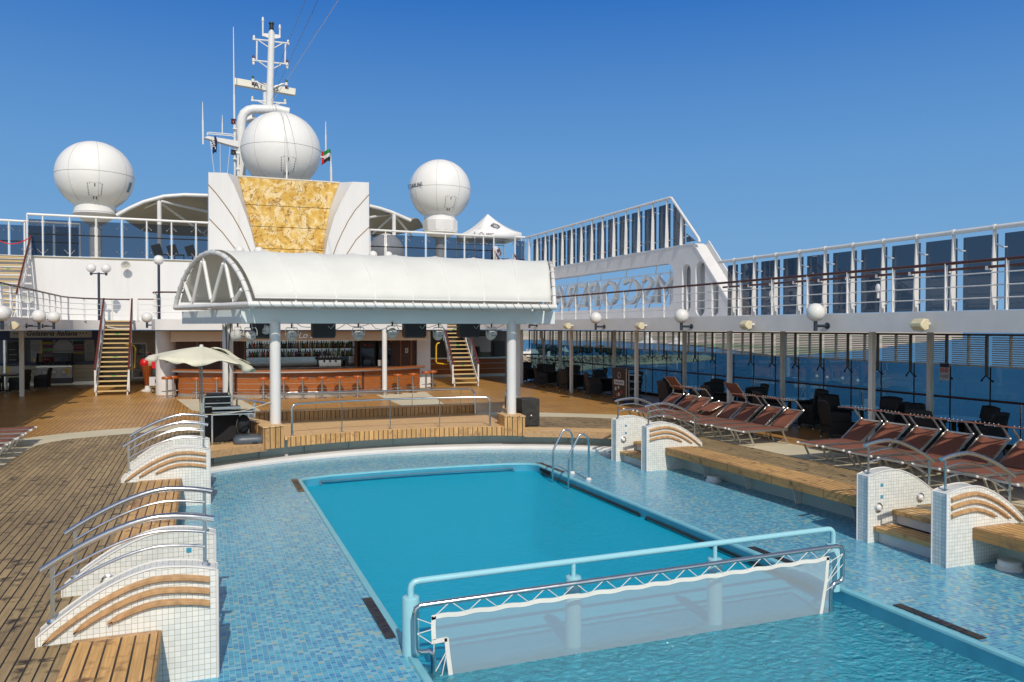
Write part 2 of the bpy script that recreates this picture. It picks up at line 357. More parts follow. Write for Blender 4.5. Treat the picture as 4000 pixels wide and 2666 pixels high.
# water: one rippled sheet
def water_mat():
    m, nt, out = nodes('pool_water'); p = coords(nt)
    n1 = nd(nt, 'TexNoise', Vector=stretch(nt, p, (3.0, 5.2, 1)), Scale=2.6, Detail=5, Roughness=.62, Distortion=.6).outputs['Fac']
    n2 = nd(nt, 'TexVoronoi', Vector=nd(nt, 'Mapping', Vector=p, Scale=(1, 1, 1)).outputs[0], Scale=9.0).outputs['Distance']
    h = math_(nt, 'ADD', n1, math_(nt, 'MULTIPLY', n2, .25))
    b = nd(nt, 'Bump', Strength=.7, Distance=.05, Height=h)
    vz = nd(nt, 'TexVoronoi', Vector=stretch(nt, nd(nt, 'VectorMath', _operation='ADD', i0=p, i1=nd(nt, 'VectorMath', _operation='SCALE', i0=nd(nt, 'TexNoise', Vector=p, Scale=3.0, Detail=3).outputs['Color'], Scale=.35).outputs[0]).outputs[0], (1, 1.25, 1)), Scale=7.5).outputs['Distance']
    ny = ramp(nt, math_(nt, 'MULTIPLY', nd(nt, 'SeparateXYZ', Vector=p).outputs[1], .1), [(.77, (1, 1, 1)), (.80, (.20, .20, .20))])
    b2 = nd(nt, 'Bump', Distance=.26, Strength=ny, Height=math_(nt, 'ADD', math_(nt, 'MULTIPLY', vz, .55), n1))
    tr = nd(nt, 'BsdfTransparent', Color=(.15, .93, 1, 1)); gl = nd(nt, 'BsdfGlossy', Color=(1, 1, 1, 1), Roughness=.05, Normal=b.outputs[0])
    df = nd(nt, 'BsdfDiffuse', Color=(.0, .46, .70, 1), Normal=b2.outputs[0])
    dn = nd(nt, 'BsdfDiffuse', Color=(.07, .64, .86, 1), Normal=b2.outputs[0]); df = nd(nt, 'MixShader', i0=ny, i1=df.outputs[0], i2=dn.outputs[0])
    g2 = nd(nt, 'BsdfGlossy', Color=(1, 1, 1, 1), Roughness=.03, Normal=b2.outputs[0]); gl = nd(nt, 'MixShader', i0=ny, i1=gl.outputs[0], i2=g2.outputs[0])
    bd = nd(nt, 'MixShader', i0=math_(nt, 'ADD', .62, math_(nt, 'MULTIPLY', ny, .0)), i1=tr.outputs[0], i2=df.outputs[0])
    fr = nd(nt, 'Fresnel', IOR=1.33, Normal=b.outputs[0])
    mx = nd(nt, 'MixShader', i0=math_(nt, 'MULTIPLY', fr.outputs[0], math_(nt, 'ADD', .06, math_(nt, 'MULTIPLY', ny, .20))), i1=bd.outputs[0], i2=gl.outputs[0]); nt.links.new(mx.outputs[0], out.inputs[0]); return m
WATER = water_mat()
m = M(); m.poly([(x, y, -.675) for x, y in pool_outline(-.002)]); struct(m.build('pool_water', WATER, flat=True))
# coaming wall round the well, gutter along the curved end
m = M()
path = [(-.87, YA+1)]+[p for p in arc((CX, CY), RW, ang(-.87, RW), ang(10.47, RW), 40)]+[(10.47, YA+1)]
for (x0, y0), (x1, y1) in zip(path, path[1:]): m.poly([(x0, y0, -.5), (x1, y1, -.5), (x1, y1, 0), (x0, y0, 0)])
t = thing('coaming_wall', 'low painted wall round the sunken pool apron, below the teak benches', 'low wall', (4.75, 20.9, -.5))
m.build('wall', TEALW, t)
for i in range(11):                                    # ribs on the curved part
    a = R(52+76*i/10); d = V(math.cos(a), math.sin(a), 0); c = V(CX, CY, 0)+d*(RW-.02)
    M().bar(c+V(0, 0, -.46), c+V(0, 0, -.13), .02, .16, d).build('rib', TEALW, t)
m = M(); prof = [(8.985, -.36), (8.83, -.365), (8.66, -.40), (8.63, -.41), (8.62, -.455), (8.58, -.46), (8.58, -.4995)]
aa = (48, 132)
m.surf(lambda u, v: (lambda a, i: (CX+prof[i][0]*math.cos(a), CY+prof[i][0]*math.sin(a), prof[i][1]))(R(aa[0]+(aa[1]-aa[0])*u), round(v*6)), 48, 6)
tag(m.build('splash_gutter', WHITE), 'curved white gutter moulding between the blue mosaic and the coaming wall', 'gutter')
# drain caps on the apron
for i, (x, y, l) in enumerate([(10.2, 14.3, 'white round cap on the mosaic under the longer right hand bench'), (10.25, 7.62, 'white round cap on the mosaic below the nearest right hand bench')]):
    m = M().lathe([(.17, 0), (.17, .03), (.145, .05), (.145, .11), (.13, .125), (0, .13)], (x, y, -.5), 24)
    tag(m.build('floor_drain', WHITE), l, 'drain cap', 'drain caps on the pool apron')
# ------------------------------------------------------------------ tiled walls with hand rails
def ztop(t): return .595-.30*(t-.5)**2 if t < .5 else .595-.51*((t-.5)/.99)**1.65
def zrail(t): return 1.035-.27*(t-.5)**2 if t < .5 else 1.035-.39*((t-.5)/.96)**1.6
BLUEPOST = steel('rail_post_steel', (.50, .55, .58), .22)
def tiled_wall(side, y0, y1, kind, label):
    X = (lambda t: 9.48+t) if side > 0 else (lambda t: .12-t)
    L = 1.49; root = thing('tiled_wall', label, 'tiled wall', (X(.7), (y0+y1)/2, -.5), 'tiled walls at the pool steps')
    top = [(X(L*i/26), ztop(L*i/26)) for i in range(27)]
    M().prism([(X(0), -.5)]+top+[(X(L), -.5)], 'y', y0, y1).build('body', WTILE, root, flat=True)
    for y in (y0, y1):                                # white bullnose trim
        M().tube([(X(0), y, -.5)]+[(x, y, z) for x, z in top]+[(X(L), y, -.5)], .011, 6).build('edge_trim', WHITE, root)
    ya = y0-.002 if kind == 'near' else y1+.002; sg = -1 if kind == 'near' else 1
    for k, (a, b) in enumerate(((.07, 1.44), (.07, 1.20), (.07, .93))):
        m = M(); N = 20; rows = []
        for i in range(N+1):
            t = a+(b-a)*i/N; z = ztop(t)-.105-.112*k; h = .031*min(1, (b-t)/.10+.35)
            e = .002 if i in (0, N) else 0
            rows.append([(X(t), ya, z-h), (X(t), ya+sg*.030, z-h+.006), (X(t), ya+sg*.042, z-h+.018), (X(t), ya+sg*.042, z+h-.018), (X(t), ya+sg*.030, z+h-.006), (X(t), ya, z+h)])
        kk = len(m.v)
        for r_ in rows: m.v += [Vector(p) for p in r_]
        for i in range(N):
            for j in range(5): m.f.append((kk+i*6+j, kk+i*6+j+1, kk+(i+1)*6+j+1, kk+(i+1)*6+j))
        m.f += [tuple(range(kk, kk+6)), tuple(range(kk+N*6, kk+N*6+6))]
        m.build('wood_slat', TEAKS, root)
    if kind == 'far':                                 # inner face towards the steps: portholes, hatch outline, two teal tiles
        y = y0-.001
        for t, z in ((.20, .03), (1.06, .12)):
            p = V(X(t), y, z)
            l = M().tube([p+V(.062*math.cos(a), -.008, .062*math.sin(a)) for a in [2*math.pi*i/20 for i in range(20)]], .016, 8, True).build('porthole_lamp', STEEL, root)
            M().sphere(p+V(0, -.002, 0), .052, 16).build('lens', GLOBE, l)
        for z in (.37, .19):
            M().box(X(.27)-.026, X(.27)+.026, y-.003, y+.01, z-.026, z+.026).build('teal_tile', COPE, root)
        m = M()
        for a, b, c, d in ((.14, .146, .14, .44), (.60, .606, .14, .44), (.14, .606, .434, .44)): m.box(min(X(a), X(b)), max(X(a), X(b)), y-.002, y+.01, c, d)
        m.build('hatch_edge', GREYW, root)
    ym = (y0+y1)/2
    h = M().tube([(X(.03+1.44*i/24), ym, zrail(.03+1.44*i/24)) for i in range(25)], .030, 12).build('handrail', STEEL, root)
    for off in (.135, .275): M().tube([(X(.11+1.27*i/20), ym, zrail(.11+1.27*i/20)-off) for i in range(21)], .0145, 8).build('mid_rail', STEEL, h)
    for t in (.11, 1.38):
        M().bar((X(t), ym, ztop(t)-.02), (X(t), ym, zrail(t)-.01), .035, .014, (0, 1, 0)).build('rail_post', BLUEPOST, h)
        M().cyl((X(t), ym, ztop(t)-.01), (X(t), ym, ztop(t)+.006), .05, n=16).build('post_flange', STEEL, h)
sides = {1: 'starboard', -1: 'port'}
for s in (1, -1):
    sd = 'on the sun lounger side beside the glass screens' if s > 0 else 'beside the open weathered deck'
    sd = 'right' if s > 0 else 'left'
    for (ya, yb, yc, yd, d) in ((15.85, 16.08, 17.30, 17.52, 'far'), (7.96, 8.20, 9.34, 9.56, 'near')):
        tiled_wall(s, ya, yb, 'near', f'tiled wall with three curved wood slats, nearer of the {d} pair {sd} of the pool')
        tiled_wall(s, yc, yd, 'far', f'tiled wall with a porthole lamp, farther of the {d} pair {sd} of the pool')
        X = (lambda t: 9.48+t) if s > 0 else (lambda t: .12-t)
        st = thing('pool_steps', f'two teak steps between the {d} pair of tiled walls {sd} of the pool', 'steps', (X(.5), (yb+yc)/2, -.5), 'steps down to the pool apron')
        a, b = sorted((X(.10), X(.50))); M().box(a, b, yb+.003, yc-.003, -.32, -.25).build('tread', TEAKBENCH, st, bevel=.006)
        a, b = sorted((X(.48), X(.98))); M().box(a, b, yb+.003, yc-.003, -.09, -.02).build('tread', TEAKBENCH, st, bevel=.006)
        a, b = sorted((X(.21), X(1.0))); M().box(a, b, yb+.003, yc-.003, -.5, -.325).build('riser', WHITE, st)
        a, b = sorted((X(.57), X(1.0))); M().box(a, b, yb+.003, yc-.003, -.246, -.093).build('riser', WHITE, st)
    for (ya, yb, l) in ((9.565, 15.845, 'teak bench {} of the pool between the far and near pairs of tiled walls'), (YA+1.2, 7.955, 'nearest teak bench {} of the pool, cut by the picture edge')):
        X = (lambda t: 9.48+t) if s > 0 else (lambda t: .12-t)
        bn = thing('teak_bench', l.format(sd), 'bench', (X(.8), (ya+yb)/2, 0), 'teak benches round the pool')
        a, b = sorted((X(.515), X(1.21))); M().box(a, b, ya+.07, yb-.07, -.03, .022).build('seat', TEAKBENCH, bn, bevel=.004)
        for y0, y1 in ((ya, ya+.068), (yb-.068, yb)): M().box(a, b, y0, y1, -.03, .024).build('seat_end', TEAKS, bn, bevel=.004)
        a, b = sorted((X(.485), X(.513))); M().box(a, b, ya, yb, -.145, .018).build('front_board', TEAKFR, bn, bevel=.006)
        y = ya+.9
        while y < yb-.3:
            m = M().prism([(X(.55), -.13), (X(.985), -.13), (X(.985), -.5), (X(.86), -.5), (X(.84), -.44), (X(.82), -.30), (X(.72), -.2), (X(.55), -.17)], 'y', y, y+.022)
            m.build('bracket', WHITE, bn); y += 1.45
# curved teak seats either side of the stage
def ring(r0, r1, a0, a1, z0, z1, n=20):
    m = M(); P = [(r0, z0), (r1, z0), (r1, z1), (r0, z1)]
    k = 0
    for i in range(n+1):
        a = R(a0+(a1-a0)*i/n); m.v += [V(CX+r*math.cos(a), CY+r*math.sin(a), z) for r, z in P]
    for i in range(n):
        for j in range(4): m.f.append((i*4+j, i*4+(j+1) % 4, (i+1)*4+(j+1) % 4, (i+1)*4+j))
    m.f += [(0, 1, 2, 3), (n*4, n*4+3, n*4+2, n*4+1)]
    return m
RF = 8.5
for s in (1, -1):
    a0, a1 = (ang(10.35, RF), ang(8.02, RF)) if s > 0 else (ang(-.75, RF), ang(1.44, RF))
    bn = thing('curved_bench', 'curved teak seat ' + ('between the black box and the far tiled walls' if s > 0 else 'carrying the dark grey plastic umbrella foot'), 'bench', (CX+s*4, 19.3, 0), 'teak benches round the pool')
    ring(RF+.03, RW+.25, min(a0, a1), max(a0, a1), -.05, .022).build('seat', TEAKX, bn)
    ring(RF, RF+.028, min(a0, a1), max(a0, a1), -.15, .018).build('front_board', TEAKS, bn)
# ------------------------------------------------------------------ bronze depth plates
BRONZE = paint('bronze_plate', (.17, .115, .06), .4, .3, 8, metal=.4)
BRONZED = paint('dark_plate', (.055, .045, .04), .4, .3, 8, metal=.4)
def plate(x0, x1, y0, y1, mat, txt, rz, label, size):
    m = M().box(x0, x1, y0, y1, -.503, -.488); o = tag(m.build('depth_plate', mat), label, 'depth plate', 'depth plates along the pool rim')
    text('lettering', txt, size, INK, ((x0+x1)/2, (y0+y1)/2, -.487), (0, 0, rz), o, .0012)
plate(1.77, 1.905, 16.38, 17.75, BRONZE, '1.30 M / 5 Ft. 1 In.', R(-90), 'bronze depth plate at the far left corner of the pool', .135)
plate(1.79, 1.91, 8.29, 9.62, BRONZED, '1,95 M / 6 Ft. 4 In.', R(-90), 'dark depth plate on the left rim beside the end post of the blue rail', .14)
plate(7.56, 7.69, 16.48, 17.8, BRONZE, '1.30 M / 5 Ft. 1 In.', R(90), 'bronze depth plate on the right rim just behind the pool ladder', .135)
plate(7.60, 7.72, 8.76, 9.78, BRONZED, '1,95 M / 6 Ft. 4 In.', R(90), 'dark depth plate on the right rim seen just above the net rail', .11)
plate(7.62, 7.74, 6.0, 7.12, BRONZED, '0,25 M / 10 In.', R(90), 'dark depth plate on the right rim beside the shallow water', .13)
# ------------------------------------------------------------------ ladder
t = thing('pool_ladder', 'stainless pool ladder of two bent hand rails at the far right corner of the pool', 'ladder', (7.76, 15.8, -.5))
for y in (15.4, 16.22):
    pts = [(7.77, y, -.5), (7.77, y, .22)]+[(7.77-.16+.16*math.cos(R(a)), y, .30+.20*math.sin(R(a))) for a in range(0, 121, 15)]
    pts += [(7.33, y, .12), (7.30, y, .05), (7.29, y, -.05), (7.29, y, -1.7)]
    M().tube(pts, .023, 12).build('hand_rail', STEEL, t)
    M().lathe([(.06, 0), (.06, .03), (.045, .05), (.024, .055)], (7.77, y, -.499), 18).build('foot_cap', WHITE, t)
for z in (-.80, -1.05, -1.3, -1.55): M().box(7.22, 7.40, 15.4, 16.22, z-.015, z).build('tread', BLACK, t)
# ------------------------------------------------------------------ rail with four posts, and the net
YD = 7.82
t = thing('pool_rail', 'light blue tubular rail on four stout round posts across the pool', 'railing', (4.65, YD, -.5))
LB2 = paint('rail_light_blue', (.30, .60, .70), .3, .06, 5, bump=.08)
for i, x in enumerate((1.945, 3.76, 5.60, 7.365)):
    zb = -.499 if i in (0, 3) else -1.2
    M().lathe([(.088, zb), (.088, .065), (.083, .082), (.07, .09), (.032, .09)], (x, YD, 0), 24).build('post', LB2, t)
rise = [(1.945, .09)]
pts = [(1.945, YD, .07), (1.945, YD, .17), (1.957, YD, .205), (1.985, YD, .228), (2.03, YD, .235), (7.28, YD, .275), (7.325, YD, .268), (7.353, YD, .245), (7.365, YD, .21), (7.365, YD, .07)]
M().tube(pts, .034, 12).build('rail', LB2, t)
for x in (3.76, 5.60): M().cyl((x, YD, .08), (x, YD, .25), .026).build('stem', LB2, t)
YN = 7.60
t = thing('net_screen', 'white mesh net laced into a stainless tube frame hanging into the water', 'pool net', (4.6, YN, -.7))
def zt(x): return .062+(.125-.062)*(x-1.95)/5.3
pts = [(2.12, YN, -1.0), (2.12, YN, -.50), (2.11, YN, -.44), (2.07, YN, -.41), (1.99, YN, -.405), (1.945, YN, -.385), (1.935, YN, -.34), (1.93, YN, -.02), (1.945, YN, .035), (1.985, YN, .06), (7.22, YN, .125), (7.285, YN, .105), (7.31, YN, .05), (7.31, YN, -.25), (7.295, YN, -.30), (7.25, YN, -.32), (7.19, YN, -.325), (7.15, YN, -.35), (7.14, YN, -.40), (7.14, YN, -1.0)]
M().tube(pts, .029, 12).build('frame', STEEL, t)
def netmat():
    m, nt, out = nodes('white_mesh'); d = nd(nt, 'BsdfDiffuse', Color=(.38, .47, .53, 1)); tr = nd(nt, 'BsdfTransparent', Color=(1, 1, 1, 1))
    tl = nd(nt, 'BsdfTranslucent', Color=(.5, .56, .60, 1)); a = nd(nt, 'AddShader', i0=d.outputs[0], i1=tl.outputs[0])
    mx = nd(nt, 'MixShader', i0=.52, i1=tr.outputs[0], i2=d.outputs[0]); nt.links.new(mx.outputs[0], out.inputs[0]); return m
NET = netmat()
def ntop(x): return zt(x)-.125-.007*math.cos((x-2.05)*2*math.pi/.345)
def nb(x): return -.70
xs = [2.10+5.0*i/90 for i in range(91)]
m = M()
for i in range(90):
    x0, x1 = xs[i], xs[i+1]; b0 = -.30 if x0 < 2.22 else -.72; b1 = -.30 if x1 <= 2.23 else -.72
    m.poly([(x0, YN, b0), (x1, YN, b0), (x1, YN, ntop(x1)), (x0, YN, ntop(x0))])
m.build('mesh', NET, t, flat=True)
HEM = paint('net_hem', (.74, .74, .70), .8, .08, 6)
def strip(pts, w, d=(0, 0, 1)):
    m = M(); k = 0
    for p in pts:
        p = Vector(p); m.v += [p+V(0, -.006, 0), p+Vector(d)*w+V(0, -.006, 0), p+Vector(d)*w+V(0, .006, 0), p+V(0, .006, 0)]
    for i in range(len(pts)-1):
        for j in range(4): m.f.append((i*4+j, i*4+(j+1) % 4, (i+1)*4+(j+1) % 4, (i+1)*4+j))
    m.f += [(0, 1, 2, 3), tuple(range(len(m.v)-4, len(m.v)))]
    return m
strip([(x, YN, ntop(x)-.035) for x in xs], .045).build('hem', HEM, t)
strip([(2.10, YN, ntop(2.1)), (2.095, YN, -.15), (2.10, YN, -.30)], .045, (1, 0, 0)).build('hem', HEM, t)
strip([(2.10, YN, -.34), (2.26, YN, -.335)], .045).build('hem', HEM, t)
strip([(2.23, YN, -.30), (2.245, YN, -.45), (2.28, YN, -.72)], .045, (1, 0, 0)).build('hem', HEM, t)
strip([(7.06, YN, ntop(7.1)), (7.03, YN, -.3), (6.95, YN, -.72)], .045, (1, 0, 0)).build('hem', HEM, t)
m = M(); x = 2.12; k = 0                              # lacing over the tube
while x < 7.0:
    a = (x, YN-.004, ntop(x)-.01); b = (x+.17, YN-.024, zt(x+.17)+.005); c = (x+.345, YN-.004, ntop(x+.345)-.01)
    m.tube([a, b], .0048, 5); m.tube([b, c], .0048, 5); x += .345
for p, q in (((1.95, -.06), (2.11, -.14)), ((1.95, -.21), (2.11, -.19)), ((1.95, -.21), (2.10, -.33)), ((2.12, -.31), (2.12, -.66)), ((2.13, -.62), (2.26, -.42)), ((2.2, -.66), (2.26, -.42)), ((7.30, .03), (7.10, -.06)), ((7.30, .03), (7.06, -.3)), ((7.30, -.1), (7.07, -.3)), ((7.18, -.33), (7.05, -.40))):
    m.tube([(p[0], YN-.02, p[1]), (q[0], YN-.006, q[1])], .0048, 5)
m.build('lacing_cord', HEM, t)
# ================================================================== STAGE
t = thing('stage', 'low teak bandstand stage with board front, corner plinths and a raised rear rim', 'stage', (4.7, 20, 0))
a0, a1 = ang(8.0, RF), ang(1.48, RF)
arcp = arc((CX, CY), RF+.03, a0, a1, 24)
M().prism(arcp+[(.9, 21.8), (1.35, 23.65), (8.1, 23.65), (8.55, 21.8)], 'z', .06, .13).build('platform', TEAKX, t)
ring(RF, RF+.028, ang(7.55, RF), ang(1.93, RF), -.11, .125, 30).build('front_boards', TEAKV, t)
M().box(1.35, 7.95, 23.59, 23.65, .13, .39).build('rear_rim', TEAKV, t)
M().box(1.35, 7.97, 23.56, 23.85, .39, .41).build('rear_cap', TEAKX, t)
for s in (1, -1):
    f = lambda x: 4.7+s*(x-4.7)
    P = lambda *ps: [(f(x), y) for x, y in ps]
    M().prism(P((7.56, 19.98), (8.06, 19.76), (8.14, 20.35), (8.03, 20.7), (7.62, 20.7)), 'z', -.11, .405).build('plinth', TEAKV, t)
    M().prism(P((7.55, 19.96), (8.07, 19.73), (8.16, 20.35), (8.05, 20.72), (7.60, 20.72)), 'z', .407, .43).build('plinth_cap', TEAKX, t)
    M().prism(P((7.80, 20.71), (8.03, 20.71), (8.83, 22.6), (8.53, 22.6)), 'z', 0, .405).build('side_wall', TEAKV, t)
    M().prism(P((7.74, 20.73), (8.06, 20.73), (8.87, 22.62), (8.49, 22.62)), 'z', .407, .43).build('side_cap', TEAKX, t)
t = thing('stage_rail', 'stainless hand rail with thin posts along the curved front of the stage', 'railing', (4.7, 20.3, .2))
rr = 8.66; xs_ = [2.05, 3.32, 4.6, 5.92, 7.25]
AP = lambda x, z, r=rr: V(x, CY+math.sqrt(r*r-(x-CX)**2), z)
M().tube([AP(2.05, .13), AP(2.05, .79), AP(2.06, .85), AP(2.11, .895), AP(2.18, .91)]+[AP(2.18+4.95*i/16, .91) for i in range(1, 16)]+[AP(7.13, .91), AP(7.20, .895), AP(7.24, .85), AP(7.25, .79), AP(7.25, .13)], .026, 10).build('handrail', STEEL, t)
for x in xs_[1:-1]: M().cyl(AP(x, .13), AP(x, .91), .012, n=8).build('post', STEEL, t)
for x in xs_: M().cyl(AP(x, .13), AP(x, .138), .05, n=12).build('foot_plate', STEEL, t)
t = thing('stage_rail', 'stainless hand rail along the raised rear rim of the stage', 'railing', (4.7, 22.9, .2))
M().tube([(1.7, 23.5, .90), (7.68, 23.5, .90), (7.76, 23.48, .89), (7.80, 23.45, .84), (7.80, 23.2, .76), (7.80, 23.15, .13)], .03, 10).build('handrail', STEEL, t)
for x in (1.9, 3.0, 4.4, 5.8, 7.3): M().cyl((x*1.02, 23.57, .41), (x*1.02, 23.5, .90), .012, n=8).build('post', STEEL, t)
for s, l in ((-1, 'short stainless side rail on the stage wall beside the music cases'), (1, 'short stainless side rail on the stage wall beside the black speaker box')):
    f = lambda x, y, z: V(4.7+s*(x-4.7), y, z)
    t = thing('stage_rail', l, 'railing', f(8.1, 21.3, .47))
    M().tube([f(7.88, 20.7, .90), f(8.13, 21.4, .90), f(8.53, 22.4, .91), f(8.55, 22.45, .87), f(8.55, 22.45, .42)], .026, 10).build('handrail', STEEL, t)
    M().bar(f(8.16, 21.5, .43), f(8.16, 21.5, .90), .05, .012).build('post', STEEL, t)
# ------------------------------------------------------------------ columns
def column(x, y, z0, z1, r, label, chrome=0):
    t = thing('column', label, 'column', (x, y, z0), 'white round columns')
    M().lathe([(r, z0+chrome), (r, z1)], (x, y, 0), 28).build('shaft', WHITE, t)
    if chrome: M().lathe([(r+.012, z0), (r+.012, z0+chrome), (r, z0+chrome+.002)], (x, y, 0), 28).build('base_sleeve', STEEL, t)
column(1.67, 20.38, .43, 2.95, .13, 'white round column on the stage plinth near the music cases')
column(7.91, 20.38, .43, 2.95, .13, 'white round column on the stage plinth near the black speaker box')
column(.63, 22.6, 0, 2.95, .132, 'white round column behind the music cases, with cables hanging down it', .05)
column(8.92, 22.6, 0, 2.95, .132, 'white round column mostly hidden behind the front stage column by the black box', .05)
column(1.03, 32.3, 0, 2.75, .07, 'thin white pipe column with chrome foot in front of the bar counter', .45)
column(7.0, 32.5, 0, 2.75, .10, 'white round column with chrome foot standing among the bar stools', .22)
# ------------------------------------------------------------------ canopy
t = thing('stage_canopy', 'large white barrel vault canvas canopy over the stage with tube truss ends', 'canopy', (4.8, 22, 3))
YF, YR, ZP, RISE = 19.36, 23.9, 3.345, 1.35
ch = (YR-YF)/2; RA = (ch*ch+RISE*RISE)/(2*RISE); A0 = math.asin(ch/RA)
def cx0(y): return 1.05-.384*(y-YF)
def cx1(y): return 8.74+.384*(y-YF)
def archp(f, s, dz=0):      # f: 0 port end .. 1 starboard end, s: 0 front .. 1 rear
    a = -A0+2*A0*s; y = (YF+YR)/2+(RA+dz)*math.sin(a); z = ZP+(RA+dz)*math.cos(a)-(RA-RISE)
    yy = min(max(y, YF-.1), YR+.1)
    return V(cx0(yy)+(cx1(yy)-cx0(yy))*f, y, z)
def memb(u, v):
    s = .022+.955*v; g = (u*8) % 1; f = .012+.976*u
    sag = .032*math.sin(math.pi*g)*math.sin(math.pi*v)
    return archp(f, s, .075-sag)
M().surf(memb, 96, 22).build('membrane', CANVAS, t, solid=.012)
SEAMW = paint('welded_seam', (.74, .75, .73), .6, .05, 3)
for k in range(1, 8): M().tube([memb(k/8, i/20)+V(0, 0, .004) for i in range(21)], .020, 6).build('canvas_seam', SEAMW, t)
M().tube([memb(i/96, 0)+V(0, -.01, 0) for i in range(97)], .016, 6).build('canvas_hem', SEAMW, t)
for f in (0, 1): M().tube([archp(f, i/24) for i in range(25)], .06, 12).build('end_arch', TUBEW, t)
for k in range(1, 8): M().tube([archp(.012+.976*k/8, i/16) for i in range(17)], .03, 8).build('rib', TUBEW, t)
M().cyl((.99, YF, ZP), (8.80, YF, ZP), .068, n=14).build('front_pipe', TUBEW, t)
M().cyl((cx0(YR), YR, ZP), (cx1(YR), YR, ZP), .068, n=14).build('rear_pipe', TUBEW, t)
for f in (0, 1):
    p, q = archp(f, 0), archp(f, 1); M().cyl(p, q, .062, n=14).build('end_pipe', TUBEW, t)
    tops = [.10, .33, .57, .83]; bots = [.20, .47, .74]
    for i, b_ in enumerate(bots):
        B = p.lerp(q, b_)+V(0, 0, .05)
        for tt in (tops[i], tops[i+1]):
            T = archp(f, tt, -.05); d = (T-B).normalized(); L = (T-B).length
            M().tube([B, B+d*.10, B+d*.12, T-d*.14, T-d*.12, T], .05, 10, rs=[.018, .018, .05, .05, .018, .018]).build('strut', TUBEW, t)
m = M()
for i in range(31):                                     # rope turns round the front pipe and the arches
    x = 1.2+7.3*i/30; m.tube([(x, YF+.07, ZP+.10), (x+.015, YF-.06, ZP+.07), (x+.06, YF-.08, ZP-.02), (x+.13, YF, ZP-.08)], .008, 5)
for f in (0, 1):
    for i in range(1, 17):
        c = archp(f, i/17); d = archp(f, i/17, .1)-c; d.normalize(); e_ = V(1, 0, 0)
        m.tube([c+(d*math.cos(a)+e_*math.sin(a))*.068 for a in [2*math.pi*j/10 for j in range(10)]], .008, 5, True)
m.build('lashing', paint('grey_rope', (.33, .34, .30), .9, .2, 8), t)
BEAMC = paint('beam_bounce_tint', (.66, .73, .75), .4, .06, 1)  # white beams tinted blue, as if lit by light bounced off the pool
def beam(name, p, q, w, h): M().bar(p, q, w, h).build(name, BEAMC, t)
beam('front_beam', (.88, 20.4, 3.075), (9.19, 20.4, 3.075), .15, .35)
beam('side_beam', (.97, 20.485, 3.07), (-.42, 24.1, 3.07), .22, .34); beam('side_beam', (9.10, 20.485, 3.07), (10.47, 24.1, 3.07), .22, .34)
beam('rear_beam', (-.4, 24.0, 3.07), (10.3, 24.0, 3.07), .2, .33)
for x in (1.1, 2.6, 4.1, 5.6, 7.1, 8.6): M().box(x-.03, x+.03, 19.40, 20.4, 3.252, 3.31).build('bracket', TUBEW, t)
# ------------------------------------------------------------------ stage lights and loudspeakers under the beam
LAMPB = paint('lamp_body_grey', (.50, .50, .47), .45, .15, 12, world=False)
def make_can():
    r = thing('stage_light', 'x', 'stage light', (0, 0, 0), 'stage lights under the canopy beam')
    tilt = Matrix.Rotation(R(-18), 3, 'X')
    def lm(prof, c=(0, 0, 0), n=20):
        m = M().lathe(prof, (0, 0, 0), n); rot = tilt @ Matrix.Rotation(R(90), 3, 'X')
        m.v = [rot@p+Vector(c) for p in m.v]; return m
    b = lm([(.06, .115), (.105, .10), (.128, .05), (.135, -.08), (.12, -.12)]).build('body', LAMPB, r)
    for i in range(7):
        p = tilt@V(-.054+.018*i, -.1135, -.062); M().cbox(p, .008, .012, .05, mat=tilt).build('cooling_slot', BLACK, b) if i % 2 == 0 else None
    M().cbox(tilt@V(0, -.116, .012), .036, .008, .024, mat=tilt).build('display', BLACK, b)
    M().cbox(tilt@V(.052, -.112, .05), .014, .008, .032, mat=tilt).build('sticker', NAVYP, b)
    for i in range(4): M().cyl(tilt@V(-.036+.024*i, -.105, .082), tilt@V(-.036+.024*i, -.13, .082), .008, n=8).build('socket', BLACK, b)
    M().tube([(-.15, 0, 0), (-.155, 0, .12), (-.12, 0, .19), (.12, 0, .19), (.155, 0, .12), (.15, 0, 0)], .011, 6).build('yoke', LAMPB, r)
    M().tube([(0, 0, .19), (0, 0, .29)], .02, 8).build('clamp', BLACK, r)
    M().tube([(.02, -.1, .1), (.05, -.06, .2), (.02, -.02, .27), (.0, 0, .32)], .006, 5).build('cable', LAMPB, r)
    return r
can = make_can()
xl = [(.80, 20.35, 2.62, 55), (1.09, 20.3, 2.60, 0), (1.46, 20.45, 2.74, -35), (2.06, 20.3, 2.60, 4), (3.70, 20.3, 2.61, 0), (4.58, 20.3, 2.65, -8), (5.82, 20.3, 2.61, 5), (7.30, 20.3, 2.61, 3)]
ll = ['sideways stage light at the left end under the canopy beam', 'grey stage light left of the near stage column, facing back', 'tilted stage light half hidden by the speaker beside the left stage column', 'grey stage light just right of the left stage column',
      'grey stage light midway between the two left speakers and the thin bar column', 'grey stage light turned aside in front of the thin bar column', 'grey stage light between the two right hand speakers', 'grey stage light nearest the right stage column']
for i, ((x, y, z, a), l) in enumerate(zip(xl, ll)):
    o = can if i == 0 else copy_tree(can)
    o.location = (x, y, z); o.rotation_euler = (0, 0, R(a)); o['label'] = l
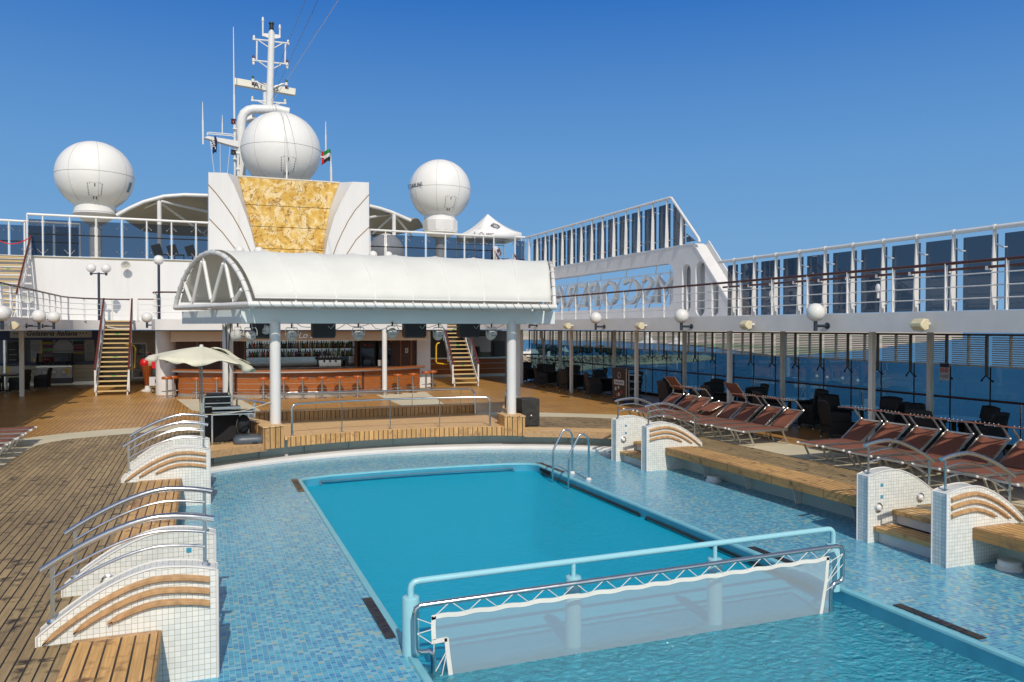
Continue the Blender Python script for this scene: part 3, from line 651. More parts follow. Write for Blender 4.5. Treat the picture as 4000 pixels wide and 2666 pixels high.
def make_spk():
    r = thing('hanging_speaker', 'x', 'loudspeaker', (0, 0, 0), 'black loudspeakers under the canopy beam')
    M().prism([(-.29, .19), (.29, .19), (.29, -.12), (.25, -.19), (-.25, -.19), (-.29, -.12)], 'y', -.16, .16).build('cabinet', BLACK, r, bevel=.012)
    M().box(-.26, .26, -.175, -.162, -.15, .15).build('back_panel', paint('speaker_grille', (.012, .012, .014), .7, .3, 30, world=False), r)
    M().tube([(-.2, 0, .19), (-.2, 0, .24), (.2, 0, .24), (.2, 0, .19)], .012, 6).build('hanger', BLACK, r)
    M().tube([(.1, -.17, .12), (.16, -.21, .05), (.24, -.18, .14), (.3, -.1, .2)], .008, 5).build('cable', LAMPB, r)
    return r
spk = make_spk()
for i, (x, a, l) in enumerate([(1.42, 8, 'black hanging speaker behind the left stage column'), (2.86, 0, 'black hanging speaker over the bar sign, second from the left'), (5.22, 2, 'black hanging speaker over the bar wine fridges'), (6.72, 0, 'black hanging speaker in front of the right hand staircase')]):
    o = spk if i == 0 else copy_tree(spk)
    o.location = (x, 20.55, 2.715); o.rotation_euler = (0, 0, R(a)); o['label'] = l
# ------------------------------------------------------------------ black speaker box on deck
t = thing('speaker_box', 'scuffed black speaker box standing on deck right of the stage', 'loudspeaker', (8.62, 21.0, 0))
SCUFF = paint('scuffed_black', (.035, .036, .036), .6, .5, 9, world=False)
M().box(8.36, 8.90, 20.72, 21.3, 0.02, .78).build('cabinet', SCUFF, t, bevel=.012)
M().box(8.60, 8.67, 20.705, 20.72, .22, .40).build('socket_plate', BLACK, t)
M().box(8.615, 8.655, 20.70, 20.706, .30, .34).build('socket', GLOBE, t)
# ------------------------------------------------------------------ music cases
t = thing('music_rack', 'black flight case rack with mixer on top behind the parasol pole', 'flight case', (.35, 21.2, 0))
M().box(.03, .66, 20.95, 21.5, 0, .93).build('cabinet', BLACK, t)
M().box(.03, .66, 20.93, 21.5, .934, 1.09).build('lid_tray', BLACK, t)
for z in (.93, 1.09, .85): M().box(.02, .67, 20.915, 20.93, z-.012, z+.012).build('edge_trim', ALU, t)
for x in (.03, .66): M().box(x-.012, x+.012, 20.915, 20.94, .05, 1.09).build('edge_trim', ALU, t)
M().prism([(20.98, 1.092), (21.45, 1.092), (21.45, 1.15), (20.98, 1.11)], 'x', .08, .60).build('mixer', SCUFF, t)
for i in range(9): M().cyl((.12+.05*i, 21.05, 1.1), (.12+.05*i, 21.05, 1.135), .012, n=8).build('knob', BLACK, t)
M().lathe([(.045, -.01), (.06, 0), (.045, .01)], (.345, 20.92, 1.0), 14).build('latch', ALU, t)
t = thing('flight_case_table', 'open flight case lids forming a table with aluminium edges beside the parasol', 'flight case', (.65, 20.7, 0))
M().box(.22, .86, 20.62, 20.93, .80, .86).build('upper_lid', SCUFF, t); M().box(.21, 1.16, 20.35, 20.93, .70, .765).build('lid', SCUFF, t)
for z in (.703, .762): M().box(.20, 1.17, 20.335, 20.35, z-.012, z+.012).build('edge_trim', ALU, t)
M().box(.21, .87, 20.605, 20.62, .80, .865).build('edge_trim', ALU, t)
for x, y in ((.21, 20.35), (1.15, 20.35), (1.15, 20.9)):
    M().sphere((x, y, .735), .035, 10).build('corner_ball', paint('brass_corner', (.12, .05, .03), .3, .3, 5, metal=.6), t)
M().box(.19, .225, 20.36, 20.40, 0, .70).build('leg', ALU, t); M().box(1.05, 1.08, 20.86, 20.9, 0, .70).build('leg', ALU, t)
M().box(.24, .84, 20.66, 20.72, 0.02, .69).build('black_drape', paint('black_cloth', (.014, .014, .016), .9, .3, 5), t)
t = thing('backpack', 'dark rucksack hanging under the flight case table', 'bag', (.95, 20.6, .2))
M().sphere((.93, 20.62, .42), .16, 12, .24).build('sack', paint('bag_cloth', (.02, .022, .03), .9, .4, 8), t)
M().tube([(.80, 20.5, .6), (.76, 20.44, .42), (.80, 20.46, .22), (.84, 20.5, .12)], .02, 6).build('strap', SCUFF, t)
t = thing('umbrella_foot', 'dark grey plastic umbrella foot lying on the curved teak seat', 'umbrella base', (1.05, 20.15, .02))
GPL = paint('blue_grey_plastic', (.075, .095, .125), .42, .15, 20, world=False)
prof = [(.36, .0), (.39, .03), (.39, .11), (.34, .17), (.30, .19), (0, .195)]
m = M(); k = 0; N = 32
def sq(a, r, ry): c, s_ = math.cos(a), math.sin(a); p = 5; d = (abs(c)**p+abs(s_)**p)**(-1/p); return r*c*d, ry*s_*d
for r_, z in prof: m.v += [V(1.06+sq(2*math.pi*i/N, r_, r_*.72)[0], 20.12+sq(2*math.pi*i/N, r_, r_*.72)[1], .024+z) for i in range(N)]
for i in range(len(prof)-1):
    for j in range(N): m.f.append((i*N+j, i*N+(j+1) % N, (i+1)*N+(j+1) % N, (i+1)*N+j))
m.build('shell', GPL, t)
M().box(1.09, 1.22, 19.825, 19.87, .03, .075).build('handle_slot', BLACK, t)
M().lathe([(.07, .22), (.055, .228), (0, .228)], (1.06, 20.12, 0), 16).build('cap', GPL, t)
# ------------------------------------------------------------------ parasol
t = thing('parasol', 'pale cream parasol with flapping torn looking edges on a blue grey pole', 'parasol', (-.02, 19.6, 0))
POLE = paint('parasol_pole', (.30, .38, .40), .4, .1, 6)
CLOTH = paint('cream_cloth', (.68, .67, .54), .85, .1, 2, bump=.1)
M().cyl((-.02, 19.6, 0), (-.02, 19.6, 2.30), .025, n=12).build('pole', POLE, t)
rng = random.Random(3)
def canopyp(u, v):
    a = 2*math.pi*v; k = 8*v % 1; mid_ = math.sin(math.pi*k)
    drop = .25+.26*max(0, math.cos(a+.1))**1.5+.05*math.sin(3*a+.6)
    r = u*(1.17+.06*math.sin(2*a+1))*(1-.13*mid_*u*u)
    z = 2.36-drop*u**1.35-.035*mid_*u*(1-u)*4*.5+.05*mid_*u**6*math.sin(5*a+.8)
    e_ = max(0, u-.9)/.1
    z -= e_*(.05+.045*math.sin(16*math.pi*v+2*math.sin(3*a))); r -= e_*.03*(1+math.sin(11*a))
    return V(-.02+r*math.cos(a), 19.6+r*math.sin(a), z)
M().surf(canopyp, 20, 128).build('canopy', CLOTH, t, solid=.006)
def fold(u, v):
    a = .05+.75*v; p = canopyp(.22+.66*u, a/(2*math.pi)); lift = .03+.11*math.sin(math.pi*min(1, u*1.15))*math.sin(math.pi*v)+.03*math.sin(9*u+4*v)
    return p+V(.03*math.sin(7*u), 0, lift)
M().surf(fold, 14, 14).build('loose_flap', CLOTH, t, solid=.006)
for i in range(8):
    a = 2*math.pi*i/8; p = canopyp(.95, i/8); M().cyl((-.02, 19.6, 2.27), p-V(0, 0, .03), .009, n=6).build('rib', POLE, t)
M().lathe([(.045, 2.34), (.04, 2.40), (.02, 2.41), (0, 2.41)], (-.02, 19.6, 0), 14).build('finial', GREYW, t)
M().tube([(-.06, 19.57, 2.05), (-.07, 19.56, 1.5), (-.06, 19.57, .9), (-.05, 19.57, .3)], .012, 6).build('cord', paint('tan_cord', (.4, .36, .22), .9, .2, 9), t)
m = M().tube([(.005, 19.58, .80)]+[V(.005, 19.58, .80).lerp(V(1.56, 20.28, .98), i/8)-V(0, 0, .09*math.sin(math.pi*i/8)) for i in range(1, 8)]+[(1.56, 20.28, .98)], .010, 6)
tag(m.build('tie_rope', paint('white_rope', (.62, .58, .48), .9, .15, 9)), 'white rope tied from the parasol pole to the left stage column', 'rope')
m = M()
m.tube([(.58, 22.46, 2.9), (.60, 22.45, 2.2), (.66, 22.44, 1.7), (.64, 22.44, 1.2), (.60, 22.45, .8)], .012, 6); m.tube([(.72, 22.45, 2.95), (.66, 22.45, 2.4), (.64, 22.44, 1.8), (.66, 22.44, 1.1), (.70, 21.7, .98), (.66, 21.45, .95)], .011, 6)
tag(m.build('power_cable', BLACK), 'black cables running down the column behind the music rack', 'cable')
m = M(); rg = random.Random(8)
for i in range(9):
    x = 2.2+.62*i; d = rg.uniform(.06, .16); y = 20.5
    m.tube([(x, y, 2.9), (x+.12, y-.03, 2.9-d), (x+.3, y, 2.9-d*1.2), (x+.5, y+.02, 2.9-d*.5), (x+.6, y, 2.9)], .009, 5)
tag(m.build('lamp_cables', LAMPB), 'looped grey cables hanging between the stage lights under the beam', 'cables')
# ================================================================== UPPER DECKS, FORWARD WALL
def ordw(n):
    if n < 20: return ORD[n]
    tens = {2: 'twentieth', 3: 'thirtieth', 4: 'fortieth', 5: 'fiftieth'}; tn = {2: 'twenty', 3: 'thirty', 4: 'forty', 5: 'fifty'}
    n += 1; return tens[n//10] if n % 10 == 0 else tn[n//10]+'-'+ORD[n % 10-1]
XL, XR, YX = -5.35, 13.6, 40.0                          # inboard edges of the promenade deck above, and its cross part
up_poly = [(-12, YA), (XL, YA), (XL, 37.4), (-5.2, 38.4), (-4.8, 39.3), (-4.2, 39.85), (-3.6, YX), (-2.0, YX), (-1.85, 39.8), (-1.85, 34.2), (-1.7, 33.75), (-1.3, 33.5), (9.7, 33.5), (10.05, 33.7), (10.15, 34.1), (10.15, 39.6), (10.4, 39.8), (12.8, 39.8), (13.35, 39.3), (XR, 38.4), (XR, YA), (17.25, YA), (17.25, 47), (-12, 47)]
m = M(); m.prism(up_poly, 'z', 2.70, 3.12); struct(m.build('upper_deck', WHITE))
m = M()
for x0, x1 in ((XL-.05, XL+.0), (XR, XR+.05)): pass
fw = thing('forward_wall', 'tall plain white wall at the forward end under the glass screens', 'wall', (4, 42, 3.12))
M().box(-12, 17.0, 42.0, 42.3, 3.12, 5.98).build('panel', WALLW, fw)
for x in (-3.55, 1.0): M().box(x-.004, x+.004, 41.996, 42.0, 3.12, 5.95).build('weld_seam', GREYW, fw)
struct(M().box(-16, 17.3, 42.02, 70, 5.985, 6.06).build('sun_deck', CREAM))
M().box(-16, 17.0, 41.93, 42.35, 6.062, 6.09).build('deck_edge', WHITE, fw)
# ------------------------------------------------------------------ railings
def dense(path, step):
    out = [Vector((*path[0], 0))]; d = 0
    for a, b in zip(path, path[1:]):
        a, b = Vector((*a, 0)), Vector((*b, 0)); L = (b-a).length; s = step-d
        while s <= L+1e-6: out.append(a.lerp(b, s/L)); s += step
        d = (d+L) % step
    return out
def railing(path, zb, h, label, step=1.28, bars=3, wood=BROWNRAIL, posts=None, group='deck railings'):
    t = thing('deck_railing', label, 'railing', (*path[0], zb), group)
    P = [Vector((x, y, zb+h)) for x, y in path]
    M().tube(P, .032, 8).build('handrail', wood, t)
    for k in range(bars): M().tube([p-V(0, 0, h*(k+1)/(bars+1)) for p in P], .012, 6).build('bar', WHITE, t)
    for p in (posts or dense(path, step)):
        M().bar((p.x, p.y, zb-.02), (p.x, p.y, zb+h), .075, .016, (0, 1, 0)).build('post', WHITE, t)
railing([(XL, 15), (XL, 37.3), (-5.2, 38.3), (-4.8, 39.2), (-4.2, 39.8), (-3.6, YX), (-3.05, YX)], 3.12, .95, 'curved white railing with brown top rail on the left promenade above the ice cream bar')
railing([(-2.72, YX-.02), (-1.95, YX-.02)], 3.12, .97, 'short white railing between the left staircase and the bar roof', .7)
railing([(-1.78, 39.6), (-1.78, 34.2), (-1.62, 33.85), (-1.25, 33.65), (9.6, 33.65), (9.95, 33.85), (10.05, 34.2), (10.05, 39.5)], 3.12, 1.05, 'white railing round the bar roof behind the stage canopy', 1.4)
railing([(XR+.04, 5.1-1.28*8), (XR+.04, 38.3), (13.3, 39.2), (12.9, 39.6)], 3.12, .93, 'long white railing with brown top rail on the right promenade edge', posts=[Vector((XR+.04, 5.12+1.28*i, 0)) for i in range(26)])
# ------------------------------------------------------------------ staircases
def stairs(xc0, xc1, y0, y1, z0, z1, w0, w1, n, label, green=()):
    t = thing('staircase', label, 'staircase', (xc0, y0, z0), 'wooden tread staircases')
    GREEN = paint('green_mark', (.02, .45, .10), .5, .1, 5)
    for i in range(n):
        f = (i+1)/n; y = y0+(y1-y0)*(i+.5)/n; z = z0+(z1-z0)*f-.01; xc = xc0+(xc1-xc0)*f; w = (w0+(w1-w0)*f)/2
        o = M().box(xc-w, xc+w, y-.16, y+.13, z-.045, z).build('tread', TREAD, t, bevel=.006)
        M().box(xc-w, xc+w, y-.168, y-.13, z-.05, z+.004).build('nosing', paint('nosing_yellow', (.62, .46, .22), .35, .1, 5) if i == 0 else bpy.data.materials['nosing_yellow'], o)
        if i in green: M().box(xc-.05, xc+.09, y-.171, y-.12, z-.03, z+.006).build('green_mark', GREEN, o)
    for s in (-1, 1):
        e = lambda f, dz=0, dx=0: V(xc0+(xc1-xc0)*f+s*((w0+(w1-w0)*f)/2+.03+dx), y0+(y1-y0)*f-.12*(1-f), z0+(z1-z0)*f+dz)
        M().bar(e(0, .10), e(1, -.02), .03, .26).build('stringer', WHITE, t)
        M().bar(e(0, 0)-V(0, 0, 0), e(0, .12), .05, .05, (0, 1, 0)).build('foot', WHITE, t)
        M().bar(e(.02, 1.02, .05), e(1, .98, .05), .075, .05).build('handrail', MAHOG, t)
        for dz in (.32, .54, .76): M().cyl(e(.04, dz, .05), e(1, dz, .05), .013, n=6).build('side_bar', WHITE, t)
        for f in (.04, .36, .68, .98): M().bar(e(f, 0, .05), e(f, 1.0, .05), .07, .018, (0, 1, 0)).build('post', WHITE, t)
    return t
stairs(-3.5, -3.53, 36.8, 39.95, 0, 3.12, 1.10, .98, 16, 'steep open staircase on the left rising beside the ice cream bar', (3, 7, 12))
stairs(11.72, 12.02, 36.25, 39.75, 0, 3.12, 1.12, .98, 16, 'steep open staircase on the right rising behind the stage column', (4, 9, 13))
stairs(-8.0, -8.0, 38.7, 41.9, 3.12, 6.0, 1.35, 1.30, 15, 'upper open staircase at the left picture edge climbing to the sun deck', (2, 7, 11))
m = M().tube([V(-8.7, 41.6, 6.85)+V(1.42*i/12, 0, -.30*math.sin(math.pi*i/12)) for i in range(13)], .022, 6)
tag(m.build('barrier_rope', RED), 'red rope hung across the top of the upper left staircase', 'rope')
# ------------------------------------------------------------------ globe lamps
def globe(c, r, root, arm): pass
def pole_lamp(p, zg, gap, label, r=.205):
    t = thing('globe_lamp', label, 'lamp', p, 'globe lamps')
    p = Vector(p); zt = zg-.19
    M().cyl(p, (p.x, p.y, zt-(.0 if gap else .02)), .055, n=12).build('pole', DARKNAVY, t)
    if gap:
        M().bar((p.x-gap-.06, p.y, zt-.05), (p.x+gap+.06, p.y, zt-.05), .05, .05).build('cross_arm', DARKNAVY, t)
    for s in ((-1, 1) if gap else (0,)):
        M().cyl((p.x+s*gap, p.y, zt-.13), (p.x+s*gap, p.y, zt+.01), .05, n=12).build('socket', DARKNAVY, t)
        M().sphere((p.x+s*gap, p.y, zg), r, 24).build('globe', GLOBE, t)
pole_lamp((-4.32, 40.15, 3.12), 5.46, .30, 'double globe lamp on a dark post before the white wall left of the tower')
pole_lamp((-1.68, 36.5, 3.12), 5.62, 0, 'single globe lamp on a tall dark post left of the canopy')
pole_lamp((1.95, 37, 3.12), 6.17, .40, 'double globe lamp peeping over the canopy before the left of the tower')
pole_lamp((7.80, 37, 3.12), 6.17, .36, 'double globe lamp peeping over the canopy right of the tower')
def wall_lamp(p, d, label, r=.212):
    """p: globe centre, d: unit vector from the globe to the wall"""
    t = thing('wall_lamp', label, 'lamp', p, 'globe wall lamps'); p = Vector(p); d = Vector(d)
    M().sphere(p, r, 24).build('globe', GLOBE, t)
    M().cyl(p-V(0, 0, r+.22), p-V(0, 0, r-.02), .045, n=12).build('socket', DARKNAVY, t)
    a = p-V(0, 0, r+.10); M().cyl(a, a+d*.36, .032, n=10).build('arm', DARKNAVY, t)
    M().cyl(a+d*.33, a+d*.37, .075, n=16).build('wall_plate', DARKNAVY, t)
for u, v, l in ((2327, 1243, 'globe lamp on the right deck edge, farthest in full view'), (2662, 1235, 'globe lamp on the right deck edge, middle of three'), (3186, 1221, 'globe lamp on the right deck edge, nearest and largest'), (2068, 1243, 'globe lamp on the right deck edge hidden behind the canopy beam, only its arm showing')):
    wall_lamp(onx(u, v, 13.24), (1, 0, 0), l)
for u, v, l in ((8, 1225, 'globe lamp cut by the left picture edge'), (152, 1236, 'left of two neighbouring globe lamps under the curved left railing'), (210, 1240, 'right of two neighbouring globe lamps under the curved left railing')):
    wall_lamp(onx(u, v, -4.98), (-1, 0, 0), l, .215)
wall_lamp(ony(574, 1241, 36.0), (1, 0, 0), 'globe lamp on the side of the bar roof right of the left staircase')
# ------------------------------------------------------------------ flood lamps and horn loudspeakers
def flood(p, s, label):
    t = thing('flood_speaker', label, 'loudspeaker', p, 'cream wall loudspeakers'); p = Vector(p)
    b = M().prism([(-.05, -.10), (.07, -.13), (.17, -.04), (.17, .02), (.07, .12), (-.05, .10)], 'y', -.14, .14)
    b.v = [p+V(-s*q.x, q.y, q.z) for q in b.v]; b.build('body', OLDPLASTIC, t, bevel=.02)
    M().bar(p+V(s*.05, 0, .02), p+V(s*.20, 0, .02), .06, .05).build('bracket', WHITE, t)
for u, v, l in ((2220, 1274, 'farthest'), (2504, 1274, 'second farthest'), (2920, 1270, 'third farthest'), (3600, 1268, 'nearest')):
    flood(onx(u, v, 13.4), 1, f'cream box loudspeaker on the right deck edge, {l} of the four')
flood(onx(50, 1272, -5.15), -1, 'cream box loudspeaker on the left deck edge under the globe lamps')
def horn(p, label):
    t = thing('horn_speaker', label, 'loudspeaker', p, 'grey horn loudspeakers'); p = Vector(p)
    m = M().lathe([(.04, .16), (.05, .05), (.09, .02), (.19, -.12), (.20, -.13), (.17, -.11), (.05, .0), (.045, -.05), (0, -.06)], (0, 0, 0), 20)
    rot = Matrix.Rotation(R(-90), 3, 'X'); m.v = [p+rot@q for q in m.v]; m.build('horn', paint('horn_grey', (.5, .5, .46), .5, .1, 6), t)
    M().bar(p+V(0, .1, -.02), p+V(0, .25, -.30), .05, .04).build('bracket', GREYW, t)
horn(ony(492, 1038, 41.7), 'grey horn loudspeaker high on the white wall'); horn(ony(111, 1166, 36.2), 'grey horn loudspeaker on the curved left railing')
# ================================================================== BAR
BC = 4.4
def yb(x): return 32.75+((x-BC)/4.7)**2*1.75
t = thing('bar_counter', 'curved mahogany bar counter with steel inlay lines behind the stools', 'bar', (BC, yb(BC), 0))
xs = [-.92+(9.0+.92)*i/40 for i in range(41)]
def wallstrip(y, z0, z1, dx=0): return M().surf(lambda u, v: V(-.92-dx+(9.92+2*dx)*u, yb(-.92+9.92*u)+y, z0+(z1-z0)*v), 40, 1)
def slab(ya, yb_, z0, z1, xa=-.92, xb=9.0):
    m = M(); N = 40
    for i in range(N+1):
        x = xa+(xb-xa)*i/N; y = yb(x); m.v += [V(x, y+ya, z0), V(x, y+yb_, z0), V(x, y+yb_, z1), V(x, y+ya, z1)]
    for i in range(N):
        for j in range(4): m.f.append((i*4+j, i*4+(j+1) % 4, (i+1)*4+(j+1) % 4, (i+1)*4+j))
    m.f += [(0, 1, 2, 3), (N*4, N*4+3, N*4+2, N*4+1)]; return m
slab(0, .06, .13, 1.0).build('front', BARWOOD, t)
slab(-.26, .45, 1.04, 1.10, -1.15, 9.2).build('counter_top', BARWOOD, t)
slab(-.27, -.24, .995, 1.045, -1.16, 9.22).build('counter_edge', ALU, t)
for z in (.33, .55, .78): slab(-.006, .01, z-.007, z+.007, -.85, 8.95).build('inlay', ALU, t)
slab(-.03, .05, 0, .125).build('kick_plate', ALU, t)
for x in (1.25, 6.2): M().box(x-.05, x+.05, yb(x)-.02, yb(x)+.03, .13, 1.0).build('stile', DARKWOOD, t)
M().tube([V(x, yb(x)-.18, .22) for x in xs[2:-2]], .022, 8).build('foot_rail', STEEL, t)
def make_stool():
    r = thing('bar_stool', 'x', 'bar stool', (0, 0, 0), 'orange topped bar stools along the bar')
    M().lathe([(.0, .74), (.17, .74), (.19, .75), (.195, .78), (.195, .82), (.18, .845), (0, .85)], n=20).build('seat', ORSEAT, r)
    M().lathe([(.042, .02), (.042, .74)], n=12).build('pillar', STEEL, r)
    M().tube([(.19*math.cos(a), .19*math.sin(a), .26) for a in [2*math.pi*i/20 for i in range(20)]], .012, 6, True).build('foot_ring', STEEL, r)
    M().bar((-.18, 0, .26), (.18, 0, .26), .02, .012).build('ring_spoke', STEEL, r)
    M().lathe([(.19, 0), (.19, .012), (.05, .03)], n=18).build('base', STEEL, r)
    return r
st = make_stool()
sp = [(-1.32, 34.4), (-1.10, 34.85), (-.22, 33.5), (.52, 33.2), (2.22, 32.55), (2.97, 32.35), (3.68, 32.2), (4.43, 32.2), (5.12, 32.2), (5.86, 32.35), (7.66, 32.95), (8.40, 33.3), (9.30, 34.5), (9.72, 34.9)]
for i, (x, y) in enumerate(sp):
    o = st if i == 0 else copy_tree(st); o.location = (x, y, 0); o['label'] = f'orange topped bar stool, {ORD[i]} from the left of the row along the bar'
t = thing('back_bar', 'dark mahogany back wall of the bar with mirror and two glass shelves', 'back bar', (4, 36.2, 0))
M().box(-1.0, 9.25, 36.22, 36.4, 0, 2.28).build('panelling', DARKWOOD, t)
for x in (-.2, .75, 1.7, 6.5, 8.1, 8.55, 9.05): M().box(x-.03, x+.03, 36.19, 36.22, 0, 2.25).build('stile', BARWOOD, t)
M().box(1.77, 6.42, 36.19, 36.215, 1.12, 2.22).build('mirror', MIRROR, t)
for z in (1.515, 1.885): M().box(1.77, 6.42, 36.0, 36.188, z-.015, z+.015).build('shelf', DARKWOOD, t)
for z in (1.59, 1.96): M().cyl((1.77, 36.005, z), (6.42, 36.005, z), .004, n=5).build('shelf_rail', STEEL, t)
M().box(-.9, 9.0, 35.6, 36.2, 0, 1.02).build('back_counter', DARKWOOD, t); M().box(-.9, 9.0, 35.58, 36.2, 1.022, 1.05).build('back_counter_top', STEEL, t)
# bottles
def bottle_mesh(h, r, neck, mat, name='bottle'):
    m = M().lathe([(r*.9, 0), (r, .01), (r, h*.58), (r*.75, h*.68), (neck, h*.76), (neck, h*.93), (neck*1.15, h*.935), (neck*1.15, h), (0, h)], n=10)
    o = m.build(name, mat); me = o.data; bpy.data.objects.remove(o); return me
BM = {}
for nme, c in (('green', (.02, .34, .06)), ('dark green', (.015, .10, .03)), ('clear', (.60, .64, .62)), ('amber', (.42, .15, .02)), ('brown', (.14, .05, .015)), ('red', (.50, .02, .02)), ('black', (.03, .03, .035)), ('pale gold', (.60, .45, .12)), ('purple', (.08, .015, .16)), ('blue', (.03, .09, .30))):
    BM[nme] = paint('bottle_'+nme.replace(' ', '_'), c, .12, .3, 25, world=False, spec=.8)
shapes = [(.30, .040, .016), (.32, .037, .015), (.27, .047, .017), (.25, .050, .018), (.34, .038, .016)]
meshes = {}
rb = random.Random(11)
wts = ['green', 'dark green', 'clear', 'clear', 'clear', 'amber', 'brown', 'red', 'black', 'pale gold', 'amber', 'dark green', 'clear', 'brown']
for sh, z in (('upper', 1.90), ('lower', 1.53)):
    n = 44
    for i in range(n):
        c = rb.choice(wts) if rb.random() > .06 else rb.choice(['purple', 'blue']); s = rb.randrange(5)
        if (c, s) not in meshes: meshes[(c, s)] = bottle_mesh(*shapes[s], BM[c])
        o = bpy.data.objects.new('bottle', meshes[(c, s)]); COL.objects.link(o)
        o.location = (1.86+4.48*(i+.5)/n+rb.uniform(-.012, .012), 36.09+rb.uniform(-.03, .03), z)
        tag(o, f'{c} bottle on the {sh} shelf of the bar, {ordw(i)} from the left', 'bottle', 'bottles on the back bar shelves')
t = thing('coffee_machine', 'chrome and black espresso machine with cups on top behind the bar', 'coffee machine', (5.2, 35.7, 1.05))
M().box(4.78, 5.72, 35.62, 36.0, 1.08, 1.22).build('body', STEEL, t); M().box(4.78, 5.72, 35.66, 36.0, 1.221, 1.36).build('back', STEEL, t); M().box(4.74, 5.76, 35.56, 36.0, 1.361, 1.47).build('hood', BLACK, t)
for i in range(7): M().lathe([(.03, 0), (.042, .08), (.038, .08), (.027, .01)], (4.85+.13*i, 35.7, 1.472), 12).build('cup', GLOBE, t)
for x in (5.0, 5.25, 5.5): M().cyl((x, 35.58, 1.33), (x, 35.5, 1.29), .03, n=10).build('group_head', BLACK, t)
t = thing('coffee_grinder', 'black coffee grinder beside the espresso machine', 'coffee grinder', (6.0, 35.7, 1.05))
M().box(5.93, 6.08, 35.65, 35.82, 1.052, 1.3).build('body', BLACK, t); M().lathe([(.05, 1.3), (.085, 1.36), (.085, 1.5), (.06, 1.52), (0, 1.52)], (6.0, 35.74, 0), 14).build('hopper', DARKGLASS, t)
for i, (x0, x1, l) in enumerate(((6.6, 7.27, 'black drinks fridge with a round red and blue emblem behind the bar'), (7.43, 8.05, 'black drinks fridge half hidden behind the thin bar column'))):
    t = thing('drinks_fridge', l, 'fridge', ((x0+x1)/2, 35.9, 1.05), 'drinks fridges behind the bar')
    M().box(x0, x1, 35.75, 36.18, 1.052, 2.12).build('cabinet', BLACK, t)
    d = M().box(x0+.06, x1-.06, 35.735, 35.748, 1.1, 1.86).build('door', DARKGLASS, t)
    M().box(x0+.08, x1-.08, 35.749, 35.7495, 1.12, 1.84).build('lit_interior', paint('fridge_inside', (.45, .45, .42), .5, .3, 4), t)
    for k in range(4): M().box(x0+.16+.08*k, x0+.21+.08*k, 35.742, 35.747, 1.12, 1.35).build('can', GREYW, t)
    M().cyl(((x0+x1)/2-.12, 35.746, 1.99), ((x0+x1)/2-.12, 35.735, 1.99), .055, n=18).build('emblem', RED, t)
    M().prism([((x0+x1)/2-.12+.055*math.cos(R(a)), 1.99+.055*math.sin(R(a))) for a in range(190, 351, 16)], 'y', 35.731, 35.735).build('emblem_half', NAVYP, t)
    text('lettering', 'MAX', .09, RED, ((x0+x1)/2+.1, 35.735, 1.98), FACE_AFT, t, .002, .2)
t = thing('cash_till', 'grey cash till screen on the bar counter right of the fridge', 'till', (7.05, 33.4, 1.1))
M().prism([(33.2, 1.12), (33.45, 1.12), (33.42, 1.17), (33.25, 1.17)], 'x', 6.95, 7.2).build('foot', BLACK, t); M().bar((7.08, 33.35, 1.16), (7.08, 33.40, 1.42), .34, .03, (0, 1, 0)).build('screen', GREYW, t)
M().box(6.9, 7.26, 33.30, 33.33, 1.18, 1.42).build('display_back', paint('till_back', (.30, .28, .24), .5, .1, 4), t)
t = thing('bar_canopy_board', 'beige board over the bar carrying silver script letters', 'sign', (4, 34.05, 2.4))
M().box(-1.15, 9.25, 34.0, 36.3, 2.25, 2.648).build('board', paint('beige_soffit', (.50, .36, .24), .5, .05, 2), t)
text('lettering', 'Lo S', .36, STEEL, (4.02, 33.99, 2.47), FACE_AFT, t, .02, .25)
for x in (.2, 1.6, 3.0, 5.8, 7.2, 8.6): M().cyl((x, 34.5, 2.235), (x, 34.5, 2.249), .09, n=14).build('downlight', GLOBE, t)
tag(M().lathe([(.40, 0), (.40, 2.65)], (-1.42, 36.3, 0), 28).build('round_pillar', WHITE), 'broad white round pillar at the left end of the bar', 'pillar')
tag(M().box(9.28, 9.92, 36.0, 36.6, 0, 2.65).build('square_pillar', WHITE), 'square white pillar at the right end of the bar', 'pillar')
t = thing('wall_phone', 'white wall switch on the dark panel right of the fridges', 'wall switch', (8.55, 36.18, 1.75))
M().box(8.75, 8.90, 36.17, 36.19, 1.62, 1.84).build('plate', GLOBE, t, bevel=.01); M().box(8.80, 8.85, 36.16, 36.17, 1.68, 1.78).build('button', BLACK, t)
# dark inner walls behind everything under the deck
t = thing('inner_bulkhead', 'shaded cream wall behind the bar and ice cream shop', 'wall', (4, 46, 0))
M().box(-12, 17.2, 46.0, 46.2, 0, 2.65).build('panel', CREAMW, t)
struct(M().box(-12, 17.2, YA, 46, 2.60, 2.648).build('gallery_ceiling', CREAMW)) if False else None
# ================================================================== ICE CREAM SHOP (left)
def L(x, y, Y=43.6): return ony(x/4.612, 1260+y/4.612, Y)
t = thing('gelato_shop', 'white and navy ice cream shop front with script sign under the left deck', 'shop', (-7, 44, 0))
x0, x1 = -10.5, L(1760, 0).x
M().box(x0, x1, 43.9, 44.0, 2.20, 2.66).build('navy_fascia', NAVYP, t)
s0, s1 = L(155, 0).x, L(1640, 0).x
s = M().box(s0, s1, 43.86, 43.898, 2.31, 2.66).build('sign_board', SIGNW, t)
text('sign_text', 'Gelateria Italiana', .325, INK, ((L(400, 0).x+L(1390, 0).x)/2+.02, 43.855, 2.505), FACE_AFT, s, .003, .35, sx=.98, bold=.006)
for x in (235, 288, 1432, 1488, 1543): p = L(x, 185); M().cyl((p.x, 43.86, 2.52), (p.x, 43.852, 2.52), .035, n=12).build('dot', INK, s)
M().box(x0, x1, 45.6, 45.7, 0, 2.6).build('back_wall', paint('shop_back_grey', (.20, .21, .24), .6, .1, 1.5), t)
